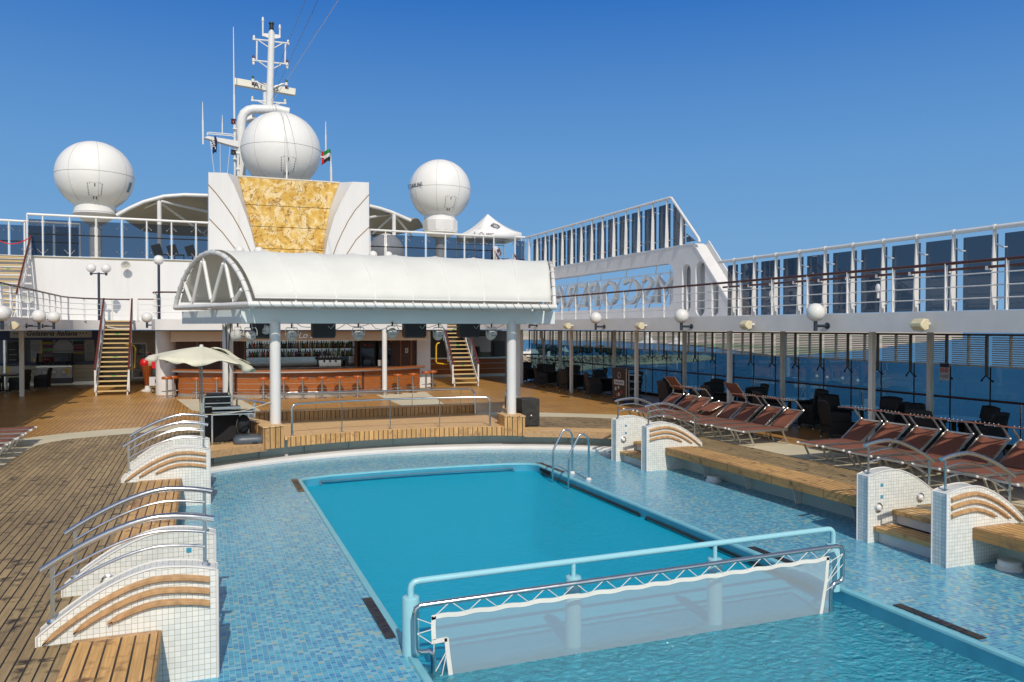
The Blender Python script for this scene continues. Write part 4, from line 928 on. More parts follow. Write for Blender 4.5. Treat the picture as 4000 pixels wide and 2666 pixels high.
def panel(xa, xb, za, zb, mat, name='panel', y=45.55, par=t): return M().box(L(xa, 0).x*1.03, L(xb, 0).x*1.03, y-.03, y, za, zb).build(name, mat, par)
PW = paint('poster_white', (.50, .50, .52), .5, .04, 2)
for xa, xb, txt in ((500, 690, 'A long history\nof sincerity,\npassion, genuine\nrecipes and\ngoodness\n\nthe Italian\nsince 1946'), (1490, 1665, 'Una storia\nlunga oltre\n70 anni di\npassione\ne di bonta\n\nda Firenze\ndal 1946')):
    pn = panel(xa, xb, 1.05, 2.3, PW, 'poster'); text('lettering', txt, .072, INK, ((L(xa, 0).x+L(xb, 0).x)/2*1.03, 45.515, 1.68), FACE_AFT, pn, .002, .2)
    for i, (dx, dz) in enumerate(((-.16, 0), (0, 0), (.16, 0), (-.08, -.08), (.08, -.08), (0, -.16))):
        M().cyl(((L(xa, 0).x+L(xb, 0).x)/2*1.03+dx, 45.518, 2.2+dz), ((L(xa, 0).x+L(xb, 0).x)/2*1.03+dx, 45.51, 2.2+dz), .022, n=8).build('dot', YELLOW, pn)
pn = panel(915, 1285, 1.05, 2.3, PW, 'poster')
cxp = (L(915, 0).x+L(1285, 0).x)/2*1.03
for i, chh in enumerate('SAMMONTANA'):
    a = R(160-140*i/9); text('lettering', chh, .15, INK, (cxp+.45*math.cos(a), 45.512, 1.80+.45*math.sin(a)), (R(90), R(90)-a, 0), pn, .002, bold=.004)
text('lettering', 'GELATI ALL\'ITALIANA', .085, INK, (cxp, 45.512, 1.62), FACE_AFT, pn, .002)
for xa, xb, zz in ((725, 915, ((.02, .02, .03), (.45, .33, .02), (.22, .02, .10), (.18, .42, .10))), (1285, 1475, ((.10, .42, .58), (.02, .015, .02), (.35, .06, .10), (.20, .02, .09), (.50, .40, .10)))):
    for i, c in enumerate(zz):
        panel(xa, xb, 2.18-.165*i-.05, 2.18-.165*i+.05, paint('menu_strip', c, .5, .1, 4), 'menu_strip', 45.5)
panel(690, 722, 1.05, 2.3, YELLOW, 'poster_edge', 45.5)
c0, c1 = L(300, 0).x, L(1720, 0).x
for z in (0, 1, 2, 3): M().box(c0-2.5, c1, 43.9, 44.0, .17+.205*z, .17+.205*z+.19).build('counter_board', paint('cream_board', (.55, .52, .40), .5, .06, 2) if z == 0 else bpy.data.materials['cream_board'], t)
M().box(c0-2.5, c1, 43.86, 44.2, .99, 1.13).build('counter_top', NAVYP, t)
M().box(c0-2.5, c1+.1, 43.95, 44.05, 0, .16).build('plinth', ALU, t)
f = thing('gelato_freezer', 'curved glass ice cream display freezer with tongue face drawings', 'freezer', (-6.6, 43.6, 0))
fx0, fx1 = L(655, 0, 43.4).x, L(1285, 0, 43.4).x
M().box(fx0, fx1, 43.35, 43.85, .12, .38).build('grille', paint('freezer_grille', (.10, .10, .12), .5, .3, 30), f)
M().box(fx0, fx1, 43.33, 43.85, .382, .90).build('front', PW, f); M().box(fx0-.02, fx1+.02, 43.28, 43.86, .902, .97).build('rim', ALU, f)
M().surf(lambda u, v: V(fx0+(fx1-fx0)*u, 43.3+.45*(1-math.cos(v*1.2))*.8, .972+.60*math.sin(v*1.45)), 1, 8).build('curved_glass', DARKGLASS, f)
for x in (fx0, fx1): M().prism([(43.3, .97), (43.35, 1.25), (43.55, 1.56), (43.85, 1.56), (43.85, .97)], 'x', x-.012, x+.012).build('side_pane', BLACK, f)
for i in range(8): M().sphere((fx0+.15+(fx1-fx0-.3)*i/7, 43.55, 1.0), .07, 10, .05).build('ice_cream_tub', [PW, YELLOW, PW, CREAMW, PW, OLDPLASTIC, PW, CREAMW][i], f)
fm = (fx0+fx1)/2
for i, dx in enumerate((-.40, 0, .40)):
    if i == 2: M().cyl((fm+dx+.1, 43.328, .70), (fm+dx+.1, 43.324, .70), .14, n=20).build('yellow_disc', YELLOW, f)
    g = M().cyl((fm+dx, 43.326, .66), (fm+dx, 43.318, .66), .125, n=20).build('face_ring', INK, f); M().cyl((fm+dx, 43.319, .66), (fm+dx, 43.314, .66), .105, n=20).build('face', GLOBE, g)
    for ex in (-.035, .04): M().cyl((fm+dx+ex, 43.315, .69), (fm+dx+ex, 43.311, .69), .012, n=8).build('eye', INK, g)
    M().tube([(fm+dx+.06*math.cos(R(a)), 43.313, .645+.045*math.sin(R(a))) for a in range(190, 351, 20)], .006, 5).build('smile', INK, g)
    text('lettering', ('Latte', 'Dolce', 'che bonta')[i], .06, INK, (fm+dx, 43.325, .48), FACE_AFT, f, .002, .3)
t = thing('drinks_cooler', 'dark glass door cooler at the left of the ice cream shop', 'fridge', (-8.3, 45.3, 0))
pa, pb = L(130, 0, 45.2).x, L(315, 0, 45.2).x
M().box(pa, pb, 45.2, 45.55, .9, 2.05).build('cabinet', BLACK, t)
for z in (1.2, 1.45, 1.7): M().box(pa+.06, pb-.06, 45.18, 45.199, z, z+.02).build('shelf', GREYW, t)
for p, w_, h_, l, mt in ((L(880, 560, 44.6), .5, .42, 'red and blue slush drink machine on the back counter', RED), (L(1105, 560, 44.6), .62, .36, 'white and steel soft ice cream machine on the back counter', GREYW)):
    t = thing('drink_machine', l, 'drinks machine', (p.x, 44.7, 1.13)); M().box(p.x-w_/2, p.x+w_/2, 44.5, 44.8, 1.13, 1.13+h_).build('body', mt, t, bevel=.02); M().box(p.x-w_/2+.03, p.x+w_/2-.03, 44.48, 44.499, 1.13+h_*.55, 1.13+h_*.95).build('display', PW, t)
    for k in (-.12, 0, .12): M().cyl((p.x+k, 44.46, 1.3), (p.x+k, 44.46, 1.2), .015, n=8).build('tap', STEEL, t)
t = thing('round_steel_post', 'stainless round post left of the dark cooler', 'post', (-9.0, 43.4, 0)); p = L(85, 0, 43.4); M().cyl((p.x, 43.4, 0), (p.x, 43.4, 2.2), .085, n=16).build('shaft', STEEL, t)
t = thing('menu_stand', 'small framed yellow and white menu stand left of the deck post', 'sign', (L(240, 0, 42.5).x, 42.5, 0))
q = L(255, 840, 42.5); M().box(q.x-.30, q.x+.30, 42.48, 42.5, .75, 1.0).build('board', PW, t); M().box(q.x-.30, q.x-.16, 42.47, 42.479, .75, 1.0).build('yellow_end', YELLOW, t)
M().tube([(q.x-.33, 42.5, 0), (q.x-.33, 42.5, 1.06), (q.x-.28, 42.5, 1.1), (q.x+.28, 42.5, 1.1), (q.x+.33, 42.5, 1.06), (q.x+.33, 42.5, 0)], .018, 6).build('frame', ALU, t)
t = thing('price_card', 'small orange framed card on the navy counter', 'card', L(595, 740)); q = L(597, 710); M().box(q.x-.07, q.x+.07, 43.98, 44.0, 1.13, 1.33).build('frame', YELLOW, t); M().box(q.x-.035, q.x+.035, 43.97, 43.979, 1.18, 1.28).build('card', PW, t)
# ------------------------------------------------------------------ things beside the left stairs
A = lambda x, y, Y: ony(450+x/4.9, 1260+y/4.9, Y)
t = thing('wall_map', 'dark framed map of the coast on the shaded wall right of the left staircase', 'picture', (-2.8, 42.5, 1))
q0, q1 = A(310, 390, 42.5), A(615, 1070, 42.5); M().box(q0.x, q1.x, 42.5, 42.54, q1.z, q0.z).build('frame', GREYW, t)
def mapmat():
    m, nt, out = nodes('map_print'); p = coords(nt); f = noise(nt, p, 2.2, 5, .65)
    fin(nt, out, ramp(nt, f, [(.40, (.012, .018, .03)), (.47, (.03, .05, .08)), (.5, (.30, .28, .22)), (.53, (.04, .06, .08)), (.65, (.22, .20, .15))]), .4); return m
M().box(q0.x+.06, q1.x-.06, 42.49, 42.499, q1.z+.06, q0.z-.06).build('print', mapmat(), t)
t = thing('ice_cream_statue', 'big ice cream cone figure with red scoop and brown waffle cone', 'statue', A(620, 1180, 38.4)*1)
b_ = A(620, 1180, 38.4); b_.z = 0
M().lathe([(.08, .22), (.10, .24), (.25, 1.06), (.27, 1.10), (.24, 1.12)], (b_.x, b_.y, 0), 20).build('cone', planks('waffle', (.42, .12, .03), (.36, .10, .025), (.20, .05, .012), .09, .09, .02, .5, 'Z'), t)
M().sphere((b_.x-.10, b_.y, 1.24), .21, 16).build('scoop', RED, t); M().sphere((b_.x+.13, b_.y, 1.22), .19, 16).build('scoop', paint('cream_scoop', (.42, .30, .20), .5, .1, 5), t)
M().sphere((b_.x+.02, b_.y+.05, 1.50), .17, 14, .24).build('plastic_wrap', glass('cling_film', (.7, .72, .72), 1.2), t); M().lathe([(.26, 0), (.26, .05), (.12, .1), (.10, .24)], (b_.x, b_.y, 0), 18).build('foot', WHITE, t)
q0, q1 = A(695, 615, 37.2), A(785, 890, 37.2)
t = thing('red_dispenser', 'red cabinet over a black canister by the broad white pillar', 'dispenser', ((q0.x+q1.x)/2, 37.2, 0))
M().box(q0.x, q1.x, 37.2, 37.4, q1.z, q0.z).build('cabinet', RED, t, bevel=.03); M().lathe([(.11, .72), (.14, .75), (.14, .95), (.11, 1.03), (.11, q1.z)], ((q0.x+q1.x)/2+.02, 37.3, 0), 16).build('canister', BLACK, t); M().cyl((q1.x-.05, 37.45, .3), (q1.x-.05, 37.45, q1.z), .03, n=8).build('yellow_pipe', YELLOW, t)
q0, q1 = A(650, 1050, 36.9), A(800, 1210, 36.9)
t = thing('turnstile_box', 'grey metal box on short legs in front of the red cabinet', 'box', (q0.x, 36.9, 0))
M().box(q0.x, q0.x+.22, 36.9, 37.2, q1.z, q0.z).build('box', GREYW, t); M().box(q0.x+.221, q1.x+.1, 36.95, 37.0, q1.z, q1.z+.09).build('rail', WHITE, t); M().box(q0.x+.221, q1.x+.1, 36.95, 37.0, q0.z-.1, q0.z).build('rail', WHITE, t)
for x in (q0.x+.08, q0.x+.26): M().cyl((x, 37, 0), (x, 37, q1.z), .035, n=8).build('leg', STEEL, t)
for pts, Y, fn, l in (([(240, 860), (290, 895), (380, 860), (385, 500), (360, 450), (310, 430), (200, 425)], 39.2, A, 'yellow guard rail beneath the left staircase'),):
    m = M().tube([fn(x, y, Y) for x, y in pts], .035, 8); tag(m.build('guard_rail', YELLOW), l, 'guard rail', 'yellow guard rails beneath the stairs')
RB = lambda x, y, Y: ony(1650+x/4.48, 1230+y/4.48, Y)
m = M().tube([RB(x, y, 38.6) for x, y in ((430, 870), (260, 850), (240, 830), (243, 540), (260, 505), (300, 495))], .035, 8); tag(m.build('guard_rail', YELLOW), 'yellow guard rail beneath the right staircase', 'guard rail', 'yellow guard rails beneath the stairs')
# ================================================================== FRUIT BAR (right, behind the stairs)
t = thing('fruit_bar', 'shaded wooden juice bar with fruit poster behind the right staircase', 'bar', (14, 43, 0))
k0, k1 = RB(135, 0, 43).x, RB(1445, 0, 43).x
M().box(k0, k1, 43.0, 43.1, .16, 1.05).build('front', BARWOOD, t); M().box(k0, k1, 42.9, 43.4, 1.052, 1.10).build('counter_top', DARKWOOD, t); M().box(k0, k1, 42.88, 42.899, 1.03, 1.11).build('counter_edge', ALU, t); M().box(k0, k1+.02, 43.02, 43.08, 0, .158).build('plinth', ALU, t)
for z in (.45, .75): M().box(k0, k1, 42.992, 43.0, z, z+.015).build('inlay', ALU, t)
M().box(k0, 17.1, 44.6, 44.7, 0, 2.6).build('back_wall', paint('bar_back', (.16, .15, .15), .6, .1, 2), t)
b0, b1 = RB(880, 0, 42.8).x, RB(1450, 0, 42.8).x
s = M().box(k0, b1, 42.8, 42.9, 2.28, 2.66).build('sign_board', paint('taupe_board', (.42, .39, .35), .5, .05, 2), t)
for txt, u in (('TAN', 980), ('BAR', 1300)): text('sign_text', txt, .34, INK, (RB(u, 0, 42.8).x, 42.795, 2.47), FACE_AFT, s, .003)
pn = M().box(RB(800, 0, 44.3).x, RB(1195, 0, 44.3).x, 44.28, 44.3, 1.35, 2.28).build('poster', PW, t)
p2 = M().box(RB(470, 0, 44.3).x, RB(590, 0, 44.3).x, 44.28, 44.3, 1.5, 2.2).build('poster', PW, t)
FR = [((860, 540), .26, RED), ((950, 590), .20, paint('melon', (.5, .22, .12), .5, .3, 5)), ((930, 480), .17, YELLOW), ((905, 640), .18, paint('salmon', (.45, .10, .06), .5, .3, 5)), ((1085, 500), .12, paint('leaf_green', (.04, .16, .03), .5, .3, 6)), ((1110, 615), .13, bpy.data.materials['leaf_green']), ((985, 605), .14, RED), ((170, 540), .25, RED), ((250, 590), .2, bpy.data.materials['leaf_green']), ((290, 610), .16, bpy.data.materials['melon'])]
for (x, y), r_, mt in FR: p = RB(x, y, 44.26); M().lathe([(r_, 0), (r_*.9, .01), (0, .012)], (0, 0, 0), 14).build('fruit_print', mt, t).location = Vector((0, 0, 0)); o = t.children[-1]; o.data.transform(Matrix.Rotation(R(90), 4, 'X')); o.location = p-Vector(t.location)
M().box(RB(1250, 0, 44.4).x, RB(1440, 0, 44.4).x, 44.35, 44.4, 1.1, 2.0).build('opening_shade_slab', BLACK, t)  # black slab standing in for the shade inside an opening
t = thing('juice_machine', 'black blender with green base on the juice bar counter', 'blender', RB(965, 760, 43.2)); p = RB(965, 700, 43.2); M().lathe([(.13, 1.102), (.14, 1.2), (.12, 1.4), (.16, 1.42), (.13, 1.7), (.05, 1.72), (0, 1.72)], (p.x, 43.2, 0), 16).build('body', BLACK, t); M().box(p.x-.2, p.x+.2, 43.22, 43.3, 1.102, 1.45).build('green_base', bpy.data.materials['leaf_green'], t)
# ================================================================== TOWER with marble
def yy_(pts, Y): return [ony(u, v, Y) for u, v in pts]
YT, YM = 41.55, 42.5
t = thing('marble_tower', 'white flared tower with yellow marble panel between two curved fins', 'tower', (4.3, 42, 3.12))
Lf = yy_([(887, 676), (913, 722), (935, 775), (958, 835), (980, 900), (996, 965), (1003, 1010)], YT); Rf = yy_([(1378, 711), (1340, 775), (1306, 847), (1281, 932), (1267, 1011)], YT)
lo = ony(814, 674, YT); ro = ony(1441, 713.6, YT)
M().prism([(lo.x, 3.12), (lo.x, lo.z)]+[(p.x, p.z) for p in Lf]+[(Lf[-1].x+.05, 3.12)], 'y', YT, YT+.12).build('fin', WALLW, t)
M().prism([(ro.x, 3.12), (ro.x, ro.z)]+[(p.x, p.z) for p in Rf]+[(Rf[-1].x-.05, 3.12)], 'y', YT, YT+.12).build('fin', WALLW, t)
Lm = yy_([(930, 690), (943, 735), (955, 785), (969, 840), (985, 900), (997, 960), (1005, 1010)], YM); Rm = yy_([(1324.5, 713.6), (1291, 805), (1274, 890), (1265, 960), (1259, 1009)], YM)
for a, b in ((Lf, Lm), (Rf, Rm)):
    m = M(); n = 12
    def samp(pl, f):
        f *= len(pl)-1; i = min(int(f), len(pl)-2); return pl[i].lerp(pl[i+1], f-i)
    m.surf(lambda u, v: samp(a, u).lerp(samp(b, u), v), n, 1); m.build('reveal', WALLW, t)
M().add([(lo.x, YT+.12, lo.z), (Lf[0].x, YT+.12, Lf[0].z), (Lf[0].x, YM+2, Lf[0].z), (lo.x, YM+2, lo.z)], [(0, 1, 2, 3)]).build('fin_top', WALLW, t)
M().box(lo.x, lo.x+.1, YT+.121, YM+2, 3.12, lo.z-.01).build('side_wall', WALLW, t); M().box(ro.x-.1, ro.x, YT+.121, YM+2, 3.12, ro.z-.01).build('side_wall', WALLW, t)
def marble():
    m, nt, out = nodes('yellow_marble'); p = coords(nt)
    q = nd(nt, 'VectorMath', _operation='ADD', i0=p, i1=nd(nt, 'VectorMath', _operation='SCALE', i0=nd(nt, 'TexNoise', Vector=p, Scale=.9, Detail=4).outputs['Color'], Scale=1.6).outputs[0]).outputs[0]
    f = noise(nt, q, 2.3, 6, .62); base = ramp(nt, f, [(.25, (.50, .26, .03)), (.42, (.60, .36, .06)), (.52, (.68, .47, .14)), (.60, (.76, .62, .38)), (.66, (.68, .46, .14)), (.78, (.56, .30, .04))])
    n1 = noise(nt, stretch(nt, q, (1.0, 1, .55)), 1.7, 5, .58); n2 = noise(nt, stretch(nt, q, (1.3, 1, .5)), 2.4, 4, .6)
    v1 = ramp(nt, n1, [(.482, (0, 0, 0)), (.497, (1, 1, 1)), (.503, (1, 1, 1)), (.518, (0, 0, 0))]); v2 = ramp(nt, n2, [(.472, (0, 0, 0)), (.48, (.7, .7, .7)), (.488, (0, 0, 0))])
    vein = math_(nt, 'MAXIMUM', v1, v2)
    fin(nt, out, mix_(nt, vein, base, (.24, .115, .025)), .35); return m
MARB = marble()
def mx(pl, z):
    for a, b in zip(pl, pl[1:]):
        if a.z >= z >= b.z: return a.x+(b.x-a.x)*(a.z-z)/(a.z-b.z)
    return pl[-1].x
zs = [Lm[0].z-.02]+[ony(1100, v, YM).z for v in (807, 889, 974)]+[Lm[-1].z-.1]
for z1, z0 in zip(zs, zs[1:]):
    N = 6; Lp = [(mx(Lm, z0+(z1-z0)*i/N), z0+.012+(z1-z0-.024)*i/N) for i in range(N+1)]; Rp = [(mx(Rm, z0+(z1-z0)*i/N), z0+.012+(z1-z0-.024)*i/N) for i in range(N+1)]
    M().prism(Lp+Rp[::-1], 'y', YM-.05+.02*zs.index(z1), YM+.3).build('marble_panel', MARB, t)
M().box(Lm[0].x-.02, Rm[0].x+.02, YM-.06, YM+1.9, Lm[0].z-.02, Lm[0].z+.05).build('top_cap', CREAMW, t)
M().box(lo.x+.12, ro.x-.12, YM+.32, YM+1.9, 3.12, Lm[0].z-.03).build('core', WALLW, t)
GOLD = paint('gold_line', (.26, .16, .05), .5, .2, 6)
for pl in ([(814, 722), (845, 757), (878, 800), (910, 846), (935, 890), (962, 945), (982, 994)], [(817, 855), (870, 910), (921, 976), (945, 1012)], [(1441, 761), (1387, 822), (1360, 864), (1336, 911), (1315, 958), (1296, 1011)], [(1443, 887), (1391, 937), (1344, 1011)], [(1441, 1006), (1425, 1017)]):
    M().tube(yy_(pl, YT-.004), .022, 6).build('gold_line', GOLD, t)
# ================================================================== RADOMES
DOME = paint('radome_white', (.80, .80, .79), .35, .06, .6)
SEAM = paint('seam_grey', (.30, .30, .28), .7, .2, 5)
def radome(c, r, rz, rn, zb, label, rot=0, base='ring', emblem=None):
    t = thing('radome', label, 'radome', (c[0], c[1], zb), 'satellite domes'); C = Vector(c)
    a0 = math.asin(min(.99, 1))*0
    th = -math.acos(min(.98, (rn*1.12)/r)); pr = []
    pr += [(rn*1.02, zb-C.z), (rn, zb-C.z+.15), (rn*.995, zb-C.z+.35)]
    for i in range(33):
        a = th+(math.pi/2-th)*i/32; pr.append((max(r*math.cos(a), 0), rz*math.sin(a)))
    M().lathe(pr, c, 56).build('shell', DOME, t)
    M().tube([C+V((r+.001)*math.cos(a), (r+.001)*math.sin(a), 0) for a in [2*math.pi*i/64 for i in range(64)]], .010, 6, True).build('seam', SEAM, t)
    for k in range(8):
        a = R(rot+45*k)
        M().tube([C+V((r+.001)*math.cos(b)*math.cos(a), (r+.001)*math.cos(b)*math.sin(a), (rz+.001)*math.sin(b)) for b in [th*.98+(math.pi/2-th)*i/24*.96 for i in range(25)]], .007, 5).build('seam', SEAM, t)
    # service hatch facing aft
    def sp(az, el, k=1.003): return C+V(r*k*math.cos(el)*math.sin(az), -r*k*math.cos(el)*math.cos(az), rz*k*math.sin(el))
    hz = R(6)
    M().tube([sp(hz+dx, el) for dx, el in ((-.14, -.34), (.14, -.34), (.13, -.75), (-.13, -.75))], .012, 5, True).build('hatch_edge', SEAM, t)
    for sgn in (-1, 1):
        for i in range(6): M().cyl(sp(hz+sgn*.19, -.36-.068*i), sp(hz+sgn*.19, -.39-.068*i), .018, n=5).build('hatch_clip', BLACK, t)
    for dx, el in ((0, -.36), (-.05, -.77), (.05, -.77)): M().cyl(sp(hz+dx, el, 1.01), sp(hz+dx, el-.09, 1.0), .022, n=6).build('latch', BLACK, t)
    if base == 'ring':
        M().lathe([(rn*1.0, zb-.10), (rn*1.06, zb-.10), (rn*1.06, zb-.02), (rn*1.0, zb-.012)], (c[0], c[1], 0), 40).build('base_ring', WHITE, t)
        M().lathe([(rn*.35, zb-.65), (rn*1.02, zb-.14), (rn*1.02, zb-.105)], (c[0], c[1], 0), 32).build('base_cone', WHITE, t)
    elif base == 'drum':
        M().lathe([(rn*1.12, zb-.62), (rn*1.12, zb+.02), (rn*1.0, zb+.03)], (c[0], c[1], 0), 12).build('base_drum', WHITE, t, flat=True)
        M().lathe([(rn*.35, zb-1.1), (rn*1.1, zb-.75), (rn*1.1, zb-.625)], (c[0], c[1], 0), 32).build('base_cone', WHITE, t)
    M().cyl((c[0], c[1], 6.06), (c[0], c[1], zb-.6), .30, n=18).build('pedestal', WHITE, t)
    return t
YD_ = 48.6
pL = ony(371, 697, YD_); tL = radome((pL.x, YD_, pL.z+.10), 1.95, 1.86, 1.03, ony(373, 833, YD_).z, 'big white radome at the left above the glass screen, on a flared neck', 12)
pR = ony(1719, 741, YD_); radome((pR.x, YD_, pR.z-.05), 1.93, 1.90, 1.0, ony(1719, 866, YD_).z, 'white radome right of the tower on a many sided drum', 22, 'drum')
pM = ony(1098, 583, 48.0); radome((pM.x, 48.0, pM.z-.1), 2.235, 2.18, 1.1, pM.z-2.5, 'largest white radome standing right behind the marble tower below the mast', 0)
for dz, r_ in ((.35, .21), (.2, .20), (.05, .20)): pass
m = M().surf(lambda u, v: (lambda az, el: V(pL.x+1.957*math.cos(el)*math.sin(az), YD_-1.957*math.cos(el)*math.cos(az), pL.z+.10+1.867*math.sin(el)))(R(66+9*u), -.18-.30*v), 5, 6); o = m.build('blue_emblem', paint('faded_blue', (.20, .36, .50), .5, .5, 9), tL)
text('lettering', 'STARLINK', .34, INK, pR+V(-1.80, -.72, .02), (R(90), 0, R(-68)), [x for x in bpy.data.objects if x.name == 'radome.001'][0], .004)
t = thing('small_radome', 'pale green tinted dome low behind the right glass screen beside the tower', 'radome', ony(1508, 980, 45)); p = ony(1508, 985, 45); M().lathe([(.85, 6.06), (1.0, 6.7)]+[(1.05*math.cos(R(a)), 7.0+1.15*math.sin(R(a))) for a in range(0, 91, 10)], (p.x, 45, 0), 28).build('shell', DOME, t)
# ================================================================== MAST
Q = lambda x, y, Y=50.0: ony(700+x/2.24, y/2.24, Y)
t = thing('radar_mast', 'white ship mast with yards, navigation lights and a long radar scanner lettered in black', 'mast', Q(790, 955))
M().cyl(Q(790, 962), Q(808, 285), .215, .185, 20).build('pole', TUBEW, t); M().lathe([(.27, -.12), (.27, .03), (.22, .06)], Q(788, 950), 20).build('collar', TUBEW, t)
M().tube([Q(540, 1600), Q(542, 1090), Q(549, 1035), Q(568, 995), Q(605, 968), Q(650, 958), Q(860, 962), Q(960, 985)], .27, 18).build('bent_pipe', TUBEW, t)
M().tube([Q(520, 1600, 51), Q(520, 1080, 51), Q(590, 1050, 51), Q(660, 1030, 51)], .22, 14).build('rear_pipe', TUBEW, t)
def yard(l, r, br, name='yard'):
    M().cyl(Q(*l), Q(*r), .05, n=8).build(name, TUBEW, t)
    for a, b in br: M().cyl(Q(*a), Q(*b), .035, n=6).build('brace', TUBEW, t)
yard((650, 345), (800, 360), [((690, 352), (785, 418))]); yard((815, 366), (958, 382), [((905, 380), (820, 428))])
yard((650, 530), (795, 546), [((690, 536), (780, 600))]); yard((805, 550), (945, 562), [((890, 568), (815, 606))])
yard((637, 880), (790, 892), [((690, 888), (770, 922))]); yard((800, 895), (933, 908), [((890, 906), (805, 928))])
yard((680, 725), (790, 770), []); yard((905, 735), (800, 778), []); yard((645, 715), (690, 718), []); yard((905, 738), (945, 738), [])
for a, b in (((680, 360), (678, 525)), ((930, 390), (926, 552))): M().cyl(Q(*a), Q(*b), .05, n=8).build('strut', TUBEW, t)
for x, y0, y1 in ((732, 320, 185), (880, 335, 250)): M().cyl(Q(x, y0), Q(x, y1), .05, n=8).build('aerial', TUBEW, t); M().lathe([(.06, -.05), (.085, .0), (.05, .2), (0, .26)], Q(x, y1), 10).build('aerial_cap', TUBEW, t)
M().prism([(Q(735, 300).x, Q(735, 295).z), (Q(735, 300).x, Q(735, 318).z), (Q(808, 300).x, Q(808, 345).z), (Q(885, 300).x, Q(885, 335).z), (Q(885, 300).x, Q(885, 310).z), (Q(808, 300).x, Q(808, 300).z)], 'y', 49.95, 50.05).build('top_bracket', TUBEW, t)
M().lathe([(.14, -.02), (.15, .05), (.12, .07), (.12, .3), (.16, .34), (.14, .42), (0, .43)], Q(808, 262), 14).build('masthead_light', BLACK, t); M().cyl(Q(808, 285), Q(808, 262), .12, n=10).build('light_foot', TUBEW, t)
DR = paint('dark_red_lens', (.10, .012, .012), .3, .2, 5); DG = paint('dark_green_lens', (.012, .07, .03), .3, .2, 5)
for x, y, mt, s in ((650, 500, DR, 1), (650, 555, GLOBE, -1), (945, 538, DR, 1), (945, 590, GLOBE, -1), (645, 680, DG, 1), (645, 735, DR, -1), (937, 712, DG, 1), (937, 765, DR, -1), (654, 325, GLOBE, 1), (953, 365, GLOBE, 1), (640, 858, OLDPLASTIC, 1), (926, 884, OLDPLASTIC, 1)):
    l = M().lathe([(.06, -.09), (.075, -.03), (.065, .06), (.03, .1), (0, .11)], Q(x, y), 10).build('lamp', mt, t); M().cyl(Q(x, y)-V(0, 0, s*.09), Q(x, y)-V(0, 0, s*.2), .09, n=10).build('lamp_foot', TUBEW, l)
a, b = Q(480, 665), Q(1035, 765); b.y += 1.2; a.y += 1.2; d = b-a
rs = M().bar(a, b, .34, .42).build('radar_scanner', paint('scanner_cream', (.72, .71, .62), .45, .05, 2), t, bevel=.03)
rz = math.atan2(d.y, d.x); tilt = math.atan2(d.z, Vector((d.x, d.y)).length)
for i, (chh, x) in enumerate(zip('ATLAS', (682, 724, 770, 824, 866))):
    f = (x-480)/(1035-480); text('lettering', chh, .44, INK, a+d*f+V(0, -.178, -.02), (R(90), -tilt, rz), rs, .003, bold=.012)
M().cyl(Q(752, 800, 51.2), Q(752, 740, 51.2), .22, n=14).build('scanner_motor', TUBEW, t); M().cyl(Q(752, 960, 51.2), Q(752, 800, 51.2), .13, n=12).build('scanner_post', TUBEW, t)
def whip(p, q, r, label, extra=None):
    t = thing('whip_antenna', label, 'antenna', p, 'whip antennas'); p, q = Vector(p), Vector(q); mid = p.lerp(q, .55)
    M().cyl(p, mid, r, n=8).build('lower_rod', TUBEW, t); M().cyl(mid, q, r*.8, r*.35, 8).build('upper_rod', TUBEW, t); return t
whip(Q(487, 1545, 49), Q(474, 238, 49), .055, 'very tall thin white whip antenna left of the mast'); whip(Q(209, 1265, 49), Q(204, 893, 49), .05, 'white whip antenna at the left tip of the flag yard'); whip(Q(377, 1170, 49), Q(377, 1008, 49), .035, 'short white whip antenna on the flag yard')
whip(Q(1283, 1325, 49), Q(1282, 1063, 49), .045, 'white whip antenna right of the big dome above the striped flag'); whip(Q(1330, 1590, 49), Q(1326, 1360, 49), .07, 'stout white rod right of the big dome beside the striped flag'); whip(Q(940, 1575, 44.5), Q(942, 1420, 44.5), .05, 'white rod standing before the hatch of the big dome')
t = thing('flag_yard', 'white railed yard carrying signal halyards left of the big dome', 'yard', Q(500, 1250, 49))
M().prism([(Q(240, 0, 49).x, Q(0, 1178, 49).z), (Q(510, 0, 49).x, Q(0, 1200, 49).z), (Q(510, 0, 49).x, Q(0, 1255, 49).z), (Q(440, 0, 49).x, Q(0, 1243, 49).z), (Q(212, 0, 49).x, Q(0, 1195, 49).z)], 'y', 48.8, 49.3).build('platform', WHITE, t)
for dy in (0, 22): M().tube([Q(245, 1185+0*dy, 48.9), Q(245, 1163+dy/1.6, 48.9), Q(260, 1160+dy/1.6, 48.9), Q(460, 1177+dy/1.6, 48.9), Q(478, 1185+dy/1.6, 48.9)], .03, 6).build('guard_rail', TUBEW, t)
for a, b in (((270, 1220), (307, 1520)), ((357, 1235), (360, 1520)), ((449, 1240), (422, 1520))): M().cyl(Q(*a, 48.9), Q(*b, 48.9), .018, n=5).build('halyard', GREYW, t)
for y in (1075, 1345):
    M().box(Q(463, 0, 49).x, Q(498, 0, 49).x, 48.8, 49.2, Q(0, y+22, 49).z, Q(0, y+12, 49).z).build('lamp_shelf', WHITE, t); M().lathe([(.13, 0), (.15, .03), (.13, .06), (.13, .22), (.15, .26), (0, .27)], Q(475, y+10, 49), 12).build('signal_lamp', DR if y < 1200 else BLACK, t)
t = thing('mast_side_pipe', 'slim white pipe with clamps left of the big dome', 'pipe', Q(517, 1540, 48)); M().cyl(Q(517, 1560, 47.5), Q(515, 1345, 47.5), .06, n=8).build('shaft', TUBEW, t)
for y in (1340, 1480): M().cbox(Q(516, y, 47.5), .2, .2, .12).build('clamp', WHITE, t)
